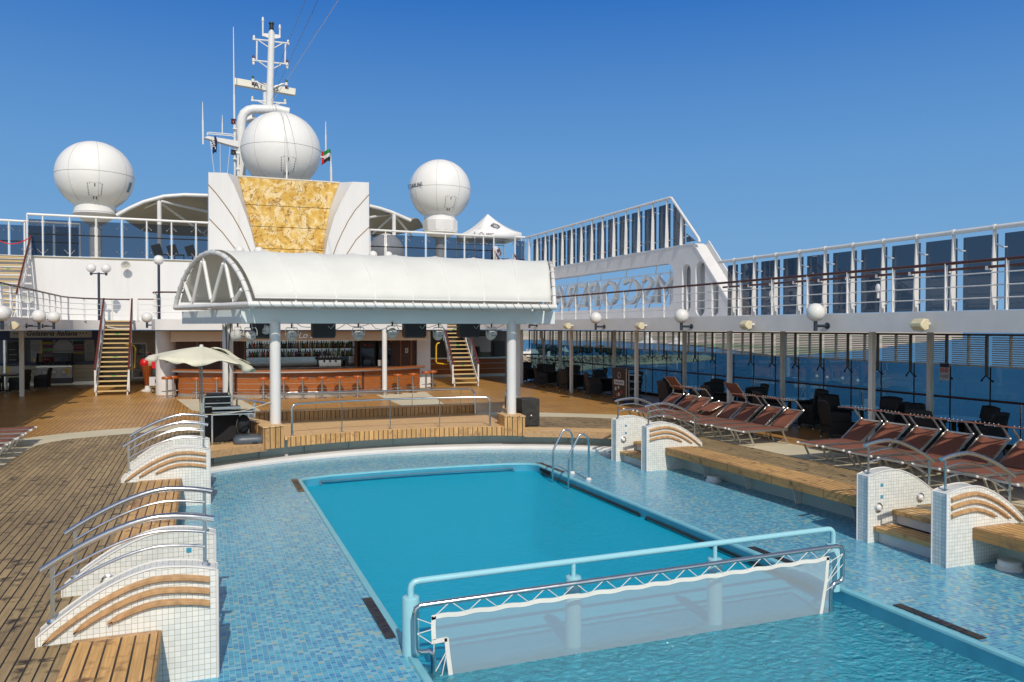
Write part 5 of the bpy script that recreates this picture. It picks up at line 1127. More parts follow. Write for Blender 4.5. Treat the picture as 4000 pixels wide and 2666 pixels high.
t = thing('yard_stub', 'small white bracket with antennas at the right of the big dome', 'bracket', Q(1260, 1280, 49)); M().prism([(Q(1225, 0, 49).x, Q(0, 1275, 49).z), (Q(1285, 0, 49).x, Q(0, 1278, 49).z), (Q(1285, 0, 49).x, Q(0, 1320, 49).z), (Q(1268, 0, 49).x, Q(0, 1290, 49).z), (Q(1225, 0, 49).x, Q(0, 1290, 49).z)], 'y', 48.9, 49.1).build('arm', WHITE, t)
def flag(fn, mats, label):
    t = thing('flag', label, 'flag', fn(0, 0), 'flags on the halyards')
    for nme, u0, u1, v0, v1, mt in mats: M().surf(lambda u, v: fn(u0+(u1-u0)*u, v0+(v1-v0)*v), 12, 8).build(nme, mt, t, solid=.01)
def navyf(u, v):
    x0 = 283+13*v; p = Q(x0+(46-26*abs(v-.35))*u, 1195+150*v+(-5+8*math.sin(4*v+2*u))*u, 48.8); p.y += .18*math.sin(5*u+2*v); return p
flag(navyf, [('cloth', 0, 1, 0, 1, paint('navy_cloth', (.012, .025, .10), .8, .3, 4))], 'dark blue house flag curling on a halyard left of the big dome')
PWF = paint('flag_white', (.72, .72, .72), .8, .1, 4)
text('lettering', 'MSC', .32, PWF, Q(293, 1262, 48.5), (R(90), R(82), 0), bpy.data.objects['flag'], .004)
def uaef(u, v): p = Q(1245+76*u+5*math.sin(3*v), 1319+(118-22*u)*v-4*u+6*math.sin(5*u+v), 48.8); p.y += .15*math.sin(6*u+1.5*v); return p
flag(uaef, [('red_band', 0, .25, 0, 1, RED), ('green_band', .25, 1, 0, .33, paint('flag_green', (.01, .26, .05), .8, .2, 4)), ('white_band', .25, 1, .33, .66, PWF), ('black_band', .25, 1, .66, 1, BLACK)], 'red, green, white and black striped flag flying right of the big dome')
for i, (a, (u, v)) in enumerate((((820, 700), (1206, -30)), ((805, 880), (1262, -40)), ((825, 880), (1348, -40)))):
    p = Q(*a, 50); q = ony(u, v, 30); tag(M().cyl(p, q, .010 if i < 2 else .014, n=5).build('stay_wire', DARKNAVY if i < 2 else GREYW), ['leftmost dark stay wire running up from the mast', 'middle dark stay wire running up from the mast', 'pale stay wire, rightmost of three running up from the mast'][i], 'wire', 'mast stay wires')
# ================================================================== AWNINGS on the sun deck
AWN = paint('awning_shaded_cloth', (.36, .33, .28), .8, .1, 1.2)  # pale canvas browned: the shade of its underside is put into the colour
for nm, edge, far, post, brace in (('left', [(455, 843), (505, 815), (560, 790), (640, 768), (720, 762), (812, 765)], [(470, 850), (560, 905), (680, 920), (812, 925)], (622, 788), ((630, 787), (812, 828))), ('right', [(1443, 805), (1485, 815), (1530, 830), (1565, 845), (1605, 863)], [(1443, 925), (1510, 925), (1580, 912), (1655, 890)], (1539, 838), ((1443, 850), (1535, 836)))):
    t = thing('shade_sail', f'grey brown shade sail on white tubes {nm} of the marble tower', 'awning', ony(post[0], 1010, 45), 'shade sails on the sun deck')
    e = yy_(edge, 45); f = yy_(far, 53)
    def sm(pl, k): k *= len(pl)-1; i = min(int(k), len(pl)-2); return pl[i].lerp(pl[i+1], k-i)
    M().surf(lambda u, v: sm(e, u).lerp(sm(f, u), v)+V(0, 0, .35*math.sin(math.pi*v)), 16, 10).build('cloth', AWN, t, solid=.02)
    M().tube([sm(e, i/20) for i in range(21)], .10, 10).build('edge_tube', TUBEW, t)
    p = ony(*post, 45); M().cyl((p.x, 45, 6.06), p, .11, n=12).build('post', TUBEW, t); M().cyl(ony(*brace[0], 45), ony(*brace[1], 46.5), .07, n=10).build('brace', TUBEW, t)
    q = ony(*post, 46.5); M().cyl(q, ony(post[0]+(190 if nm == 'left' else 70), 925, 50), .07, n=10).build('brace', TUBEW, t)
    M().cyl(p, f[0], .06, n=8).build('brace', TUBEW, t)
# ================================================================== GLASS SCREENS at the forward edge of the sun deck
def screen(posts, Y, zt, label, zb=6.09, mid=True):
    t = thing('glass_screen', label, 'glass screen', (posts[0].x, Y, zb), 'glass wind screens')
    xs = [p.x for p in posts]; zts = [p.z for p in posts]
    M().cyl((xs[0], Y, zts[0]), (xs[-1], Y, zts[-1]), .06, n=10).build('top_rail', TUBEW, t)
    for x, z in zip(xs, zts):
        po = M().cyl((x, Y, zb), (x, Y, z), .035, n=8).build('post', TUBEW, t)
        for zz, sg in ((zb+.16, 1), (z-.33, -1)):
            M().tube([(x-.20, Y-.04, zz+.14*sg), (x-.08, Y, zz), (x+.08, Y, zz), (x+.20, Y-.04, zz+.14*sg)], .014, 5).build('clamp_arm', STEEL, po)
            for dx in (-.20, .20): M().sphere((x+dx, Y-.05, zz+.14*sg), .036, 8).build('clamp', STEEL, po)
    for a, b in zip(xs, xs[1:]):
        g = min(.07, (b-a)*.1); M().box(a+g, b-g, Y-.006, Y+.006, zb+.04, zts[0]-.22).build('pane', TINTF, t)
    if mid: M().cyl((xs[0], Y+.09, zb+1.02), (xs[-1], Y+.09, zb+1.02), .03, n=8).build('wood_rail', BROWNRAIL, t)
S = lambda x, y, Y: ony(x/2.613, 500+y/2.613, Y); T = lambda x, y, Y: ony(1200+x/2.353, 550+y/2.353, Y)
screen([S(x, y, 42.1) for x, y in ((275, 880), (435, 892), (710, 905), (980, 918), (1243, 932), (1497, 944), (1750, 955), (2000, 965), (2130, 971))], 42.1, 0, 'tall tinted glass screen with ball clamps left of the marble tower')
screen([S(x, y, 46) for x, y in ((-60, 938), (90, 945), (250, 955))]+[S(x, y, 46) for x, y in ((550, 972), (815, 985))], 46, 0, 'tinted glass screen set farther back at the far left')
screen([T(x, y, 42.1) for x, y in ((575, 820), (720, 828), (908, 838), (1090, 848), (1270, 857), (1445, 866), (1620, 875), (1715, 881))], 42.1, 0, 'tall tinted glass screen right of the marble tower')
screen([T(x, y, 42.1) for x, y in ((1910, 885), (2005, 890))], 42.1, 0, 'single narrow glass pane beside the sloping right wing', mid=False)
Z_ = lambda x, y, Y: ony(1800+x/6.271, 850+y/6.271, Y)
for i, (a, b) in enumerate((((860, 880), (985, 1130)), ((1300, 900), (1455, 1145)))):
    t = thing('stair_handrail', ['red brown sloping hand rail in front of the seated person', 'red brown sloping hand rail right of the seated person'][i], 'handrail', Z_(*b, 41.7), 'hand rails of the hidden right stair')
    p, q = Z_(*a, 42.0), Z_(*b, 40.6); M().bar(p, q+(q-p)*.4, .08, .05).build('rail', MAHOG, t); M().bar((p.x, p.y, 6.06), p, .14, .03, (0, 1, 0)).build('post', WHITE, t)
# tent
t = thing('pavilion_tent', 'white peaked pavilion tent with compass star emblem and valance lettering', 'tent', T(1750, 1100, 47)*1)
c0, c1, pk = T(1540, 826, 45.5), T(1968, 850, 45.5), T(1680, 703, 47.2)
c1.z = c0.z = (c0.z+c1.z)/2; dx = c1.x-c0.x; c2, c3 = c1+V(0, dx*1.0, 0), c0+V(-.2, dx*1.0, 0); pk.x = (c0.x+c1.x)/2-.15; pk.y = 45.5+dx/2; pk.z += .15
TC = paint('tent_cloth', (.78, .78, .79), .7, .05, 1.5)
def tri(a, b): 
    def fn(u, v): p = a.lerp(b, u).lerp(pk, v); p.z -= .16*math.sin(math.pi*v)*(1-.0*u); return p
    return M().surf(fn, 6, 8)
m = M()
for a, b in ((c0, c1), (c1, c2), (c2, c3), (c3, c0)): tri(a, b).build('roof_panel', TC, t, solid=.01)
for a, b in ((c0, c1), (c1, c2), (c2, c3), (c3, c0)): M().add([a+V(0, 0, .01), b+V(0, 0, .01), b-V(0, 0, .40), a-V(0, 0, .40)], [(0, 1, 2, 3)]).build('valance', TC, t, solid=.01)
for c in (c0, c1, c2, c3): M().cyl((c.x, c.y, 6.06), c-V(0, 0, .05), .04, n=8).build('leg', ALU, t)
for a, b in ((c0, c1), (c3, c2)): M().cyl(a-V(0, 0, .5), b-V(0, 0, .5), .025, n=6).build('truss', ALU, t)
def star(c, r, ex, ey, parent, mat, txt=None):
    c, ex, ey = Vector(c), Vector(ex), Vector(ey); m = M(); nrm = ex.cross(ey)*.006
    m.tube([c+(ex*math.cos(a)+ey*math.sin(a))*r*.55 for a in [2*math.pi*i/20 for i in range(20)]], r*.045, 5, True)
    for i in range(16):
        a = 2*math.pi*i/16; L_ = r if i % 4 == 0 else (.85*r if i % 2 == 0 else .75*r); w = .13
        A_, B_, C_ = [c+(ex*math.cos(a+d)+ey*math.sin(a+d))*q for d, q in ((-w, r*.58), (w, r*.58), (0, L_))]; m.add([A_+nrm, B_+nrm, C_+nrm], [(0, 1, 2)])
    return m.build('compass_emblem', mat, parent, flat=True)
sl = (pk-(c0+c1)/2).normalized(); mid = ((c0+c1)/2).lerp(pk, .42)+V(0, -.03, -.10)
star(mid+V(.1, 0, 0), .40, (1, 0, 0), sl, t, INK); text('lettering', 'MSC', .30, INK, mid+V(.1, -.01, 0), (math.atan2(sl.z, sl.y), 0, 0), t, .002)
star(c0+V(.42, -.02, -.20), .18, (1, 0, 0), (0, 0, 1), t, INK); text('lettering', 'MSC', .26, INK, c0+V(.98, -.02, -.20), FACE_AFT, t, .002)
t = thing('sun_bed_stack', 'dark blue padded sun bed with white towels behind the right glass screen', 'sun bed', Z_(1100, 1090, 43.6)); p = Z_(1100, 1060, 43.8)
M().box(p.x-.7, p.x+1.1, 43.5, 44.2, p.z-.12, p.z+.10).build('pad', paint('blue_pad', (.02, .035, .16), .7, .2, 4), t, bevel=.05); p = Z_(680, 1060, 43.4)
M().surf(lambda u, v: V(p.x-.65+1.5*u, 43.2+.6*v, p.z+.05+.12*math.sin(9*u+3*v)*math.sin(5*v)), 16, 8).build('towels', TC, t); M().box(p.x-.7, p.x+.9, 43.2, 43.9, p.z-.3, p.z-.05).build('base', paint('violet_base', (.10, .08, .30), .6, .2, 4), t)
# seated person (small in the picture): one skinned body
SKIN = paint('brown_skin', (.17, .075, .04), .5, .1, 9); SHIRT = paint('pale_shirt', (.55, .58, .66), .8, .1, 5)
def skinned(name, nodes_, edges, mat, parent, sub=1):
    me = bpy.data.meshes.new(name); off = parent_world(parent); me.from_pydata([tuple(Vector(p)-off) for p, r in nodes_], edges, [])
    o = bpy.data.objects.new(name, me); COL.objects.link(o); o.parent = parent; me.materials.append(mat)
    md = o.modifiers.new('skin', 'SKIN'); me.skin_vertices.new() if not me.skin_vertices else None
    for i, (p, r) in enumerate(nodes_): me.skin_vertices[0].data[i].radius = (r, r)
    me.skin_vertices[0].data[0].use_root = True; md.use_smooth_shade = True
    s = o.modifiers.new('sub', 'SUBSURF'); s.levels = sub; s.render_levels = sub; return o
h = Z_(893, 838, 43.2); t = thing('person', 'dark haired person in pale shirt bending over sun beds behind the right glass screen', 'person', (h.x, 43.2, 6.06))
b = V(h.x-.12, 43.3, 6.06)
body = skinned('body', [((b.x, b.y+.1, 6.95), .15), ((b.x+.03, b.y+.02, 7.18), .16), ((b.x+.08, b.y-.03, 7.38), .15), ((h.x-.02, 43.22, h.z-.17), .055), ((h.x, 43.2, h.z-.02), .10), ((h.x+.01, 43.19, h.z+.07), .085),
    ((b.x-.12, b.y, 7.36), .07), ((b.x-.22, b.y-.1, 7.12), .048), ((b.x-.10, b.y-.25, 6.95), .036), ((b.x-.04, b.y-.30, 6.92), .03), ((b.x+.28, b.y, 7.34), .07), ((b.x+.34, b.y-.12, 7.08), .048), ((b.x+.22, b.y-.28, 6.93), .036), ((b.x+.18, b.y-.33, 6.90), .03),
    ((b.x-.1, b.y+.05, 6.9), .11), ((b.x-.11, b.y-.05, 6.5), .075), ((b.x-.11, b.y+.05, 6.12), .05), ((b.x-.11, b.y-.1, 6.09), .04), ((b.x+.1, b.y+.05, 6.9), .11), ((b.x+.12, b.y-.02, 6.5), .075), ((b.x+.12, b.y+.08, 6.12), .05), ((b.x+.12, b.y-.07, 6.09), .04)],
    [(0, 1), (1, 2), (2, 3), (3, 4), (4, 5), (2, 6), (6, 7), (7, 8), (8, 9), (2, 10), (10, 11), (11, 12), (12, 13), (0, 14), (14, 15), (15, 16), (16, 17), (0, 18), (18, 19), (19, 20), (20, 21)], SKIN, t)
M().sphere((h.x-.01, 43.24, h.z+.05), .115, 14, .115, -.2, 1).build('hair', BLACK, t)
M().lathe([(.19, 6.85), (.20, 7.0), (.185, 7.2), (.19, 7.36), (.12, 7.47), (.07, 7.5)], (b.x+.04, b.y+.02, 0), 14).build('shirt', SHIRT, t)
M().lathe([(.16, 6.3), (.2, 6.6), (.205, 6.84)], (b.x, b.y+.03, 0), 12).build('trousers', INK, t)
for i, u in enumerate((640, 700, 770, 1350, 1420)):
    p = ony(u, 985, 44.2); t = thing('deck_chair', f'dark deck chair behind the tinted glass, {ORD[i]} from the left', 'chair', (p.x, 44.2, 6.06), 'chairs on the sun deck')
    M().box(p.x-.25, p.x+.25, 44.0, 44.45, 6.48, 6.52).build('seat', BLACK, t); M().bar((p.x-.24, 44.2, 6.5), (p.x-.40, 44.2, 7.0), .45, .03, (0, 1, 0)).build('backrest', BLACK, t)
    for dx in (-.22, .22):
        for dy in (44.02, 44.42): M().cyl((p.x+dx, dy, 6.06), (p.x+dx, dy, 6.5), .018, n=6).build('leg', BLACK, t)
# ================================================================== RIGHT SIDE: screens, wing, windows
def prism_holes(outer, holes, ax, a0, a1):
    loops = [[Vector((x, y, 0)) for x, y in l] for l in [outer]+holes]
    tri = tessellate_polygon(loops); pts = [p for l in loops for p in l]; n = len(pts)
    P = {'y': lambda p, a: (p.x, a, p.y), 'x': lambda p, a: (a, p.x, p.y)}[ax]
    m = M(); m.v = [Vector(P(p, a)) for a in (a0, a1) for p in pts]
    m.f = [tuple(t) for t in tri]+[tuple(i+n for i in t[::-1]) for t in tri]; k = 0
    for l in loops:
        for i in range(len(l)): j = (i+1) % len(l); m.f.append((k+i, k+j, k+n+j, k+n+i))
        k += len(l)
    return m
t = thing('glass_screen', 'long row of tall dark tinted glass panes on the right promenade', 'glass screen', (15.2, 10, 3.12), 'glass wind screens')
ys = [20.306-.956*i for i in range(20)]
M().cyl((15.2, ys[0]+.75, 4.86), (15.2, ys[-1]-.3, 4.86), .05, n=12).build('top_rail', TUBEW, t)
for y in ys:
    po = M().prism([(15.10, 3.12), (15.26, 3.12), (15.25, 4.84), (15.17, 4.84)], 'y', y-.014, y+.014).build('post', WHITE, t)
    M().cyl((15.2, y-.03, 4.86), (15.2, y+.03, 4.86), .065, n=12).build('collar', TUBEW, po)
    for z, dz in ((4.55, -.10), (3.32, .10)):
        M().tube([(15.36, y-.17, z+dz), (15.30, y-.10, z+dz), (15.2, y, z), (15.30, y+.10, z+dz), (15.36, y+.17, z+dz)], .016, 6).build('clamp', GREYW, po)
    M().box(14.99, 15.10, y-.02, y+.04, 3.98, 4.06).build('rail_bracket', WHITE, po)
M().prism([(ys[0]+.55, 3.17), (ys[0]+.05, 3.17), (ys[0]+.05, 4.74), (ys[0]+.55, 4.74)], 'x', 15.37, 15.382).build('pane', TINT, t)
for a, b in zip(ys, ys[1:]): M().box(15.37, 15.382, b+.05, a-.10, 3.17, 4.74).build('pane', TINT, t)
M().cyl((15.02, ys[0]+.3, 4.04), (15.02, ys[-1]-.3, 4.04), .03, n=8).build('wood_rail', BROWNRAIL, t)
for z in (3.4, 3.7): pass
for i, y in enumerate((ys[6]-.0, ys[2])):
    o = thing('bulkhead_lamp', ['caged bulkhead lamp on a screen post near the right picture edge', 'caged bulkhead lamp on a screen post next to the wing leg'][i], 'lamp', (15.05, y, 3.7), 'bulkhead lamps on the screen posts')
    M().sphere((15.03, y-.02, 3.74), .07, 10, .11).build('cage', GREYW, o); M().cyl((15.05, y, 3.5), (15.05, y, 3.66), .03, n=8).build('conduit', WHITE, o)
# wing with letters
W = lambda x, y, X=17.1: onx(2000+x/1.96, 700+y/1.96, X)
t = thing('side_wing', 'white sloping ship side wing with oval holes below its own glass screen', 'ship structure', (17.1, 30, 3.12))
top = 5.90; bot = 5.36; legT, legB = 25.25, 22.55
def oval(y, hw, z0, z1): return [(y+hw*math.cos(R(a)), z1-hw+hw*math.sin(R(a))) for a in range(0, 181, 20)]+[(y+hw*math.cos(R(a)), z0+hw+hw*math.sin(R(a))) for a in range(180, 361, 20)]
opening = [(41.9, 3.62), (27.05, 3.62), (26.75, 3.75), (26.65, 4.0), (26.65, 4.95), (26.75, 5.2), (27.05, 5.32), (41.9, 5.36)]
holes = [oval(25.75, .29, 3.35, 5.20), oval(24.85, .30, 3.22, 5.24), oval(23.95, .22, 3.22, 4.45)]
outer = [(42.0, 3.12), (legB, 3.12), (legT, top), (42.0, top)]
prism_holes(outer, [opening]+holes, 'x', 17.1, 17.32).build('web', WHITE, t)
M().prism([(26.6, 3.12), (legB+.05, 3.12), (legT+.05, top-.02), (26.6, top-.02)], 'x', 17.50, 17.56).build('outer_plate', WHITE, t)
M().add([(17.085, legB-.02, 3.12), (17.60, legB-.02, 3.12), (17.60, legT-.02, top), (17.085, legT-.02, top), (17.085, legB+.08, 3.12), (17.60, legB+.08, 3.12), (17.60, legT+.08, top), (17.085, legT+.08, top)], [(0, 1, 2, 3), (4, 7, 6, 5), (0, 4, 5, 1), (3, 2, 6, 7), (0, 3, 7, 4), (1, 5, 6, 2)]).build('leg_plate', WHITE, t)
M().bar((17.63, legB-.05, 3.2), (17.63, legT-.1, top+.06), .05, .22).build('leg_flange', WHITE, t)
M().box(17.085, 17.62, legT+.1, 42, top+.002, top+.05).build('top_plate', WHITE, t)
M().box(17.325, 17.6, 26.7, 42, bot-.02, bot+.0).build('soffit', WHITE, t)
for y in (28.6, 32.0, 35.6): M().box(17.096, 17.099, y, y+.02, bot, top).build('weld_seam', GREYW, t)
g = thing('glass_screen', 'row of dark tinted panes sloping to a point on top of the right wing', 'glass screen', (17.1, 33, top), 'glass wind screens')
yt = [W(x, 600).y for x in (130, 192, 255, 320, 385, 457, 530, 610, 692, 778, 870, 968, 1075, 1183, 1295)]
zr = 7.88; yend = W(1213, 140).y
M().tube([(17.12, 42.0, zr), (17.12, yend+.05, zr), (17.12, yend-.05, zr-.03), (17.12, W(1425, 455).y, W(1425, 455).z), (17.12, W(1432, 505).y, top+.05)], .055, 12).build('top_rail', TUBEW, g)
def zcap(y): a, b = yend, W(1425, 455).y; return zr if y > a else zr+(W(1425, 455).z-zr)*(a-y)/(a-b)
for y in yt:
    po = M().prism([(17.02, top+.05), (17.18, top+.05), (17.16, zcap(y)-.02), (17.08, zcap(y)-.02)], 'y', y-.016, y+.016).build('post', WHITE, g)
    for z, dz in ((zcap(y)-.38, -.10), (top+.30, .10)):
        if z > top+.2: M().tube([(17.30, y-.18, z+dz), (17.14, y, z), (17.30, y+.18, z+dz)], .017, 6).build('clamp', GREYW, po)
for a, b in zip(yt, yt[1:]):
    z1, z0 = zcap(a)-.17, zcap(b)-.17
    M().prism([(a-.14, top+.10), (b+.06, top+.10), (b+.06, min(z0, zr-.17)), (a-.14, z1)], 'x', 17.31, 17.322).build('pane', TINT, g)
a = yt[-1]; M().prism([(a-.13+.1, top+.16), (W(1405, 480).y+.3, top+.16), (a-.03, zcap(a)-.75)], 'x', 17.31, 17.322).build('pane', TINT, g)
s = thing('ship_name_letters', 'big white ship name letters seen mirrored from behind in the wing opening', 'sign', (17.75, 32, 3.6))
LW = paint('letter_grey_white', (.78, .80, .80), .5, .1, 4)
L0, L1 = 27.35, 37.7
def letters(body, y0, y1):
    o = text('lettering', body, 1.66, LW, (17.7, (y0+y1)/2, 4.32), (R(90), 0, R(90)), s, .09)
    w_ = o.dimensions.x or 1
    bb = [v.co.x for v in o.data.vertices]; w_ = max(bb)-min(bb); o.scale.x = (y1-y0)/w_
    return o
letters('MSC', 27.35, 31.55); letters('OPERA', 32.05, 39.2)
for i in range(11):
    y = 27.4+1.12*i; M().bar((17.45, y+.55, 3.62), (17.62, y-.12, 5.02), .05, .04).build('brace', WHITE, s)
M().bar((17.6, 27.2, 5.02), (17.6, 39.5, 5.02), .04, .04).build('top_bar', WHITE, s); M().box(17.4, 17.9, 27.0, 41, 3.50, 3.60).build('sill', WHITE, s)
for y in (28.5, 31.0, 33.4, 35.9): M().bar((17.5, y, 5.36), (17.62, y+.3, 5.04), .04, .03).build('hanger', WHITE, s)
M().box(17.40, 17.44, 27.35, 27.39, 3.62, 5.1).build('frame_end', WHITE, s)
# lower windows
t = thing('window_wall', 'long dark glass side wall of the right promenade with louvre panels above', 'window wall', (17.3, 25, 0))
BRZ = paint('bronze_frame', (.15, .12, .09), .45, .2, 4, metal=.3); LOUV = paint('louvre_grey', (.58, .56, .52), .5, .1, 4)
yw = [41.47-1.08*i for i in range(38)]
for i, y in enumerate(yw):
    mu = M().box(17.15, 17.21, y-.026, y+.026, 1.66, 2.62).build('mullion', BRZ, t)
    M().tube([(17.20, y-.14, 1.55), (17.17, y-.09, 1.59), (17.16, y, 1.67), (17.17, y+.09, 1.59), (17.20, y+.14, 1.55)], .017, 6).build('glass_clamp', BLACK, mu)
    M().box(17.295, 17.318, y-.012, y+.012, .11, 1.862).build('seal', BLACK, mu)
    for dy in (-.14, .14): M().sphere((17.20, y+dy, 1.54), .028, 8).build('clamp_disc', BLACK, mu)
    if i+1 < len(yw):
        y1 = yw[i+1]
        M().box(17.30, 17.312, y1+.012, y-.012, .12, 1.875).build('pane', CLEAR, t)
        lv = M()
        for k in range(13): zc = 1.93+.052*k; lv.bar((17.26, y-.08, zc), (17.26, y1+.08, zc), .030, .020, (-.15, 0, 1))
        lv.build('louvre', LOUV, t)
        fr = M(); fr.box(17.22, 17.30, y1+.05, y-.05, 1.862, 1.90); fr.box(17.22, 17.30, (y+y1)/2-.015, (y+y1)/2+.015, 1.901, 2.6); fr.build('louvre_frame', LOUV, t)
M().box(17.22, 17.36, 1.5, 41.6, 0, .11).build('sill', BLACK, t); M().box(17.22, 17.36, 1.5, 41.6, 2.60, 2.648).build('head', BRZ, t)
t = thing('window_rail', 'brown hand rail on steel posts along the promenade windows', 'railing', (17.0, 20, 0))
M().cyl((17.0, 1.5, 1.10), (17.0, 41.0, 1.10), .028, n=8).build('handrail', BROWNRAIL, t)
for i in range(17): M().cyl((17.0, 3.2+2.3*i, 0), (17.0, 3.2+2.3*i, 1.09), .022, n=8).build('post', STEEL, t)
POSTC = paint('post_cream', (.76, .745, .70), .5, .08, 3)
for i, y in enumerate((9.0, 14.45, 19.9, 25.4, 30.9, 36.6)): tag(M().box(14.69, 14.81, y-.06, y+.06, 0, 2.7).build('deck_post', POSTC, bevel=.01), f'cream square post in the inner right row, {ORD[i]} from the near end', 'post', 'square posts under the decks')
for i, y in enumerate((9.2, 14.62, 20.0, 25.4, 30.85, 36.5)): tag(M().box(16.74, 16.86, y-.06, y+.06, 0, 2.7).build('deck_post', POSTC, bevel=.01), f'cream square post in the outer right row by the windows, {ORD[i]} from the near end', 'post', 'square posts under the decks')
tag(M().box(-6.9, -6.74, 37.15, 37.31, 0, 2.65).build('deck_post', POSTC, bevel=.01), 'cream square post under the left deck before the ice cream shop', 'post', 'square posts under the decks')
tag(M().tube([(16.4, 38.0, 2.65), (16.4, 38.0, 2.3), (16.55, 38.0, 2.1), (16.55, 38.0, 0)], .07, 10).build('drain_pipe', GREYW), 'bent grey pipe by the far promenade windows', 'pipe')
# ================================================================== SUN LOUNGERS
def make_lounger(mode):
    r = thing('sun_lounger', 'x', 'sun lounger'); wdt = .56
    f = M()
    for y in (0, -wdt): f.bar((0, y, .355), (1.27, y, .355), .035, .05); 
    for x in (.012, 1.22): f.bar((x, -.0175, .355), (x, -wdt+.0175, .355), .03, .04)
    f.build('frame', ALU, r)
    for y in (0, -wdt): M().sphere((-.012, y, .355), .027, 8).build('end_cap', GLOBE, r)
    M().surf(lambda u, v: V(.03+1.2*u, -.02-(wdt-.04)*v, .378-.022*math.sin(math.pi*v)*math.sin(math.pi*u)), 6, 6).build('sling', FABRIC, r, solid=.006)
    a = R(38 if mode != 'flat' else 30); L_ = .68; e = lambda s_, y, d=0: V(1.20+L_*s_*math.cos(a)-d*math.sin(a), y, .37+L_*s_*math.sin(a)+d*math.cos(a))
    b = M()
    for y in (0, -wdt): b.bar(e(-.15, y), e(1.0, y), .032, .04)
    b.bar(e(.98, -.016), e(.98, -wdt+.016), .03, .03); b = b.build('backrest', ALU, r)
    M().surf(lambda u, v: e(.03+.93*u, -.02-(wdt-.04)*v, .012-.03*math.sin(math.pi*v)), 6, 6).build('back_sling', FABRIC, b, solid=.006)
    sd = M(); top = e(1, 0)
    if mode == 'shade': q0, q1 = V(1.52, 0, 1.03), V(1.10, 0, 1.07)
    elif mode == 'up': q0, q1 = top+V(.02, 0, .12), top+V(-.30, 0, .50)
    else: q0, q1 = e(.62, 0, .10), e(-.05, 0, .17)
    sh = M()
    for y in (.0, -wdt): sh.bar(top+V(0, y, 0), V(q0.x, y, q0.z), .026, .03); sh.bar(V(q0.x, y, q0.z), V(q1.x, y, q1.z), .022, .022)
    sh = sh.build('sunshade', ALU, r)
    M().surf(lambda u, v: q0.lerp(q1, u*1.06-.03)+V(0, .015-(wdt+.03)*v, .016-.012*math.sin(math.pi*v)), 4, 6).build('shade_cloth', FABRIC, sh, solid=.006)
    for i in range(6): M().sphere(q0+V(-.0, -.05-.09*i, .026), .010, 6).build('stud', GLOBE, sh) if mode == 'shade' else None
    for y in (0, -wdt): M().sphere(top+V(0, y, 0), .03, 8).build('knob', ALU, b)
    for x0, x1 in ((.14, .32), (1.12, 1.32)):
        for y in (0, -wdt): M().bar((x0, y*.97-.008, .335), (x1, y*.94-.016, 0), .032, .03, (1, 0, 0)).build('leg', ALU, r)
        xm = x0+(x1-x0)*.78; M().bar((xm, -.02, .075), (xm, -wdt+.02, .075), .02, .02).build('leg_brace', ALU, r)
    return r
protos = {}
def put_lounger(mode, x, y, rz, label, group):
    if mode not in protos: o = protos[mode] = make_lounger(mode)
    else: o = copy_tree(protos[mode])
    o.location = (x, y, 0); o.rotation_euler = (0, 0, rz); o['label'] = label; o['group'] = group
seqA = ['shade', 'shade', 'shade', 'up', 'flat', 'shade', 'shade', 'up']
for k in range(8):
    w_ = {'shade': '', 'up': ' with raised shade', 'flat': ' with folded shade'}[seqA[k]]
    put_lounger(seqA[k], 11.80+.03*math.sin(k*2.3), 15.93+.73*k, R(.8*math.sin(k*3)), f'brown lounger{w_} in the far right row, {ORD[k]} from its near end', 'brown sun loungers')
for k, y in enumerate((13.57, 12.87, 12.12, 11.38, 10.65, 9.93, 9.2)):
    put_lounger('shade', 11.82+.03*math.sin(k*1.7), y, R(.8*math.sin(k*2)), f'brown lounger with shade in the near right row, {ORD[k]} from its far end', 'brown sun loungers')
for k, y in enumerate((22.38, 21.7, 20.85, 20.1, 19.25, 18.4)):
    put_lounger('shade' if k else 'flat', -3.82, y-.56, R(180), f'brown lounger cut by the left picture edge, {ORD[k]} from the far end', 'brown sun loungers')
# ================================================================== WICKER CHAIRS AND TABLES
def make_chair():
    r = thing('wicker_chair', 'x', 'chair')
    M().box(-.29, .29, -.27, .27, .12, .46).build('seat_box', WICKER, r, bevel=.02)
    M().surf(lambda u, v: V(-.29+.58*u, .24+.10*v*v+.02*math.sin(math.pi*u), .30+.66*v+.03*math.sin(math.pi*u)*v), 8, 8).build('backrest', WICKER, r, solid=.05)
    for s_ in (-1, 1): M().prism([(-.26, .46), (.27, .46), (.30, .68), (-.22, .66)], 'x', s_*.30-.035, s_*.30+.035).build('armrest', WICKER, r)
    for x in (-.26, .26):
        for y in (-.24, .26): l = M().cyl((x, y, .03), (x, y, .13), .02, n=6).build('leg', WICKER, r); M().cyl((x, y, 0), (x, y, .03), .022, n=6).build('foot_cap', GLOBE, l)
    return r
def make_table():
    r = thing('cafe_table', 'x', 'table')
    M().lathe([(.60, .70), (.62, .715), (.62, .735), (.60, .745), (0, .745)], n=32).build('table_top', WICKER, r); M().lathe([(.56, .746), (.56, .752), (0, .752)], n=32).build('glass_top', paint('smoked_top', (.05, .06, .075), .08, .1, 3, world=False, spec=.7), r)
    M().lathe([(.05, .04), (.05, .7)], n=10).build('pedestal', BLACK, r)
    for k in range(4): a = R(45+90*k); l = M().bar((0, 0, .05), (.34*math.cos(a), .34*math.sin(a), .03), .05, .04).build('foot', BLACK, r); M().sphere((.34*math.cos(a), .34*math.sin(a), .02), .022, 6).build('glide', GLOBE, l)
    return r
tb = [(15.85, 13.15), (15.8, 15.8), (15.8, 18.5), (15.85, 21.1), (15.8, 23.5), (15.75, 29.0), (15.8, 31.7), (15.8, 34.6), (15.9, 37.6)]
cpro = tpro = None; rc = random.Random(5)
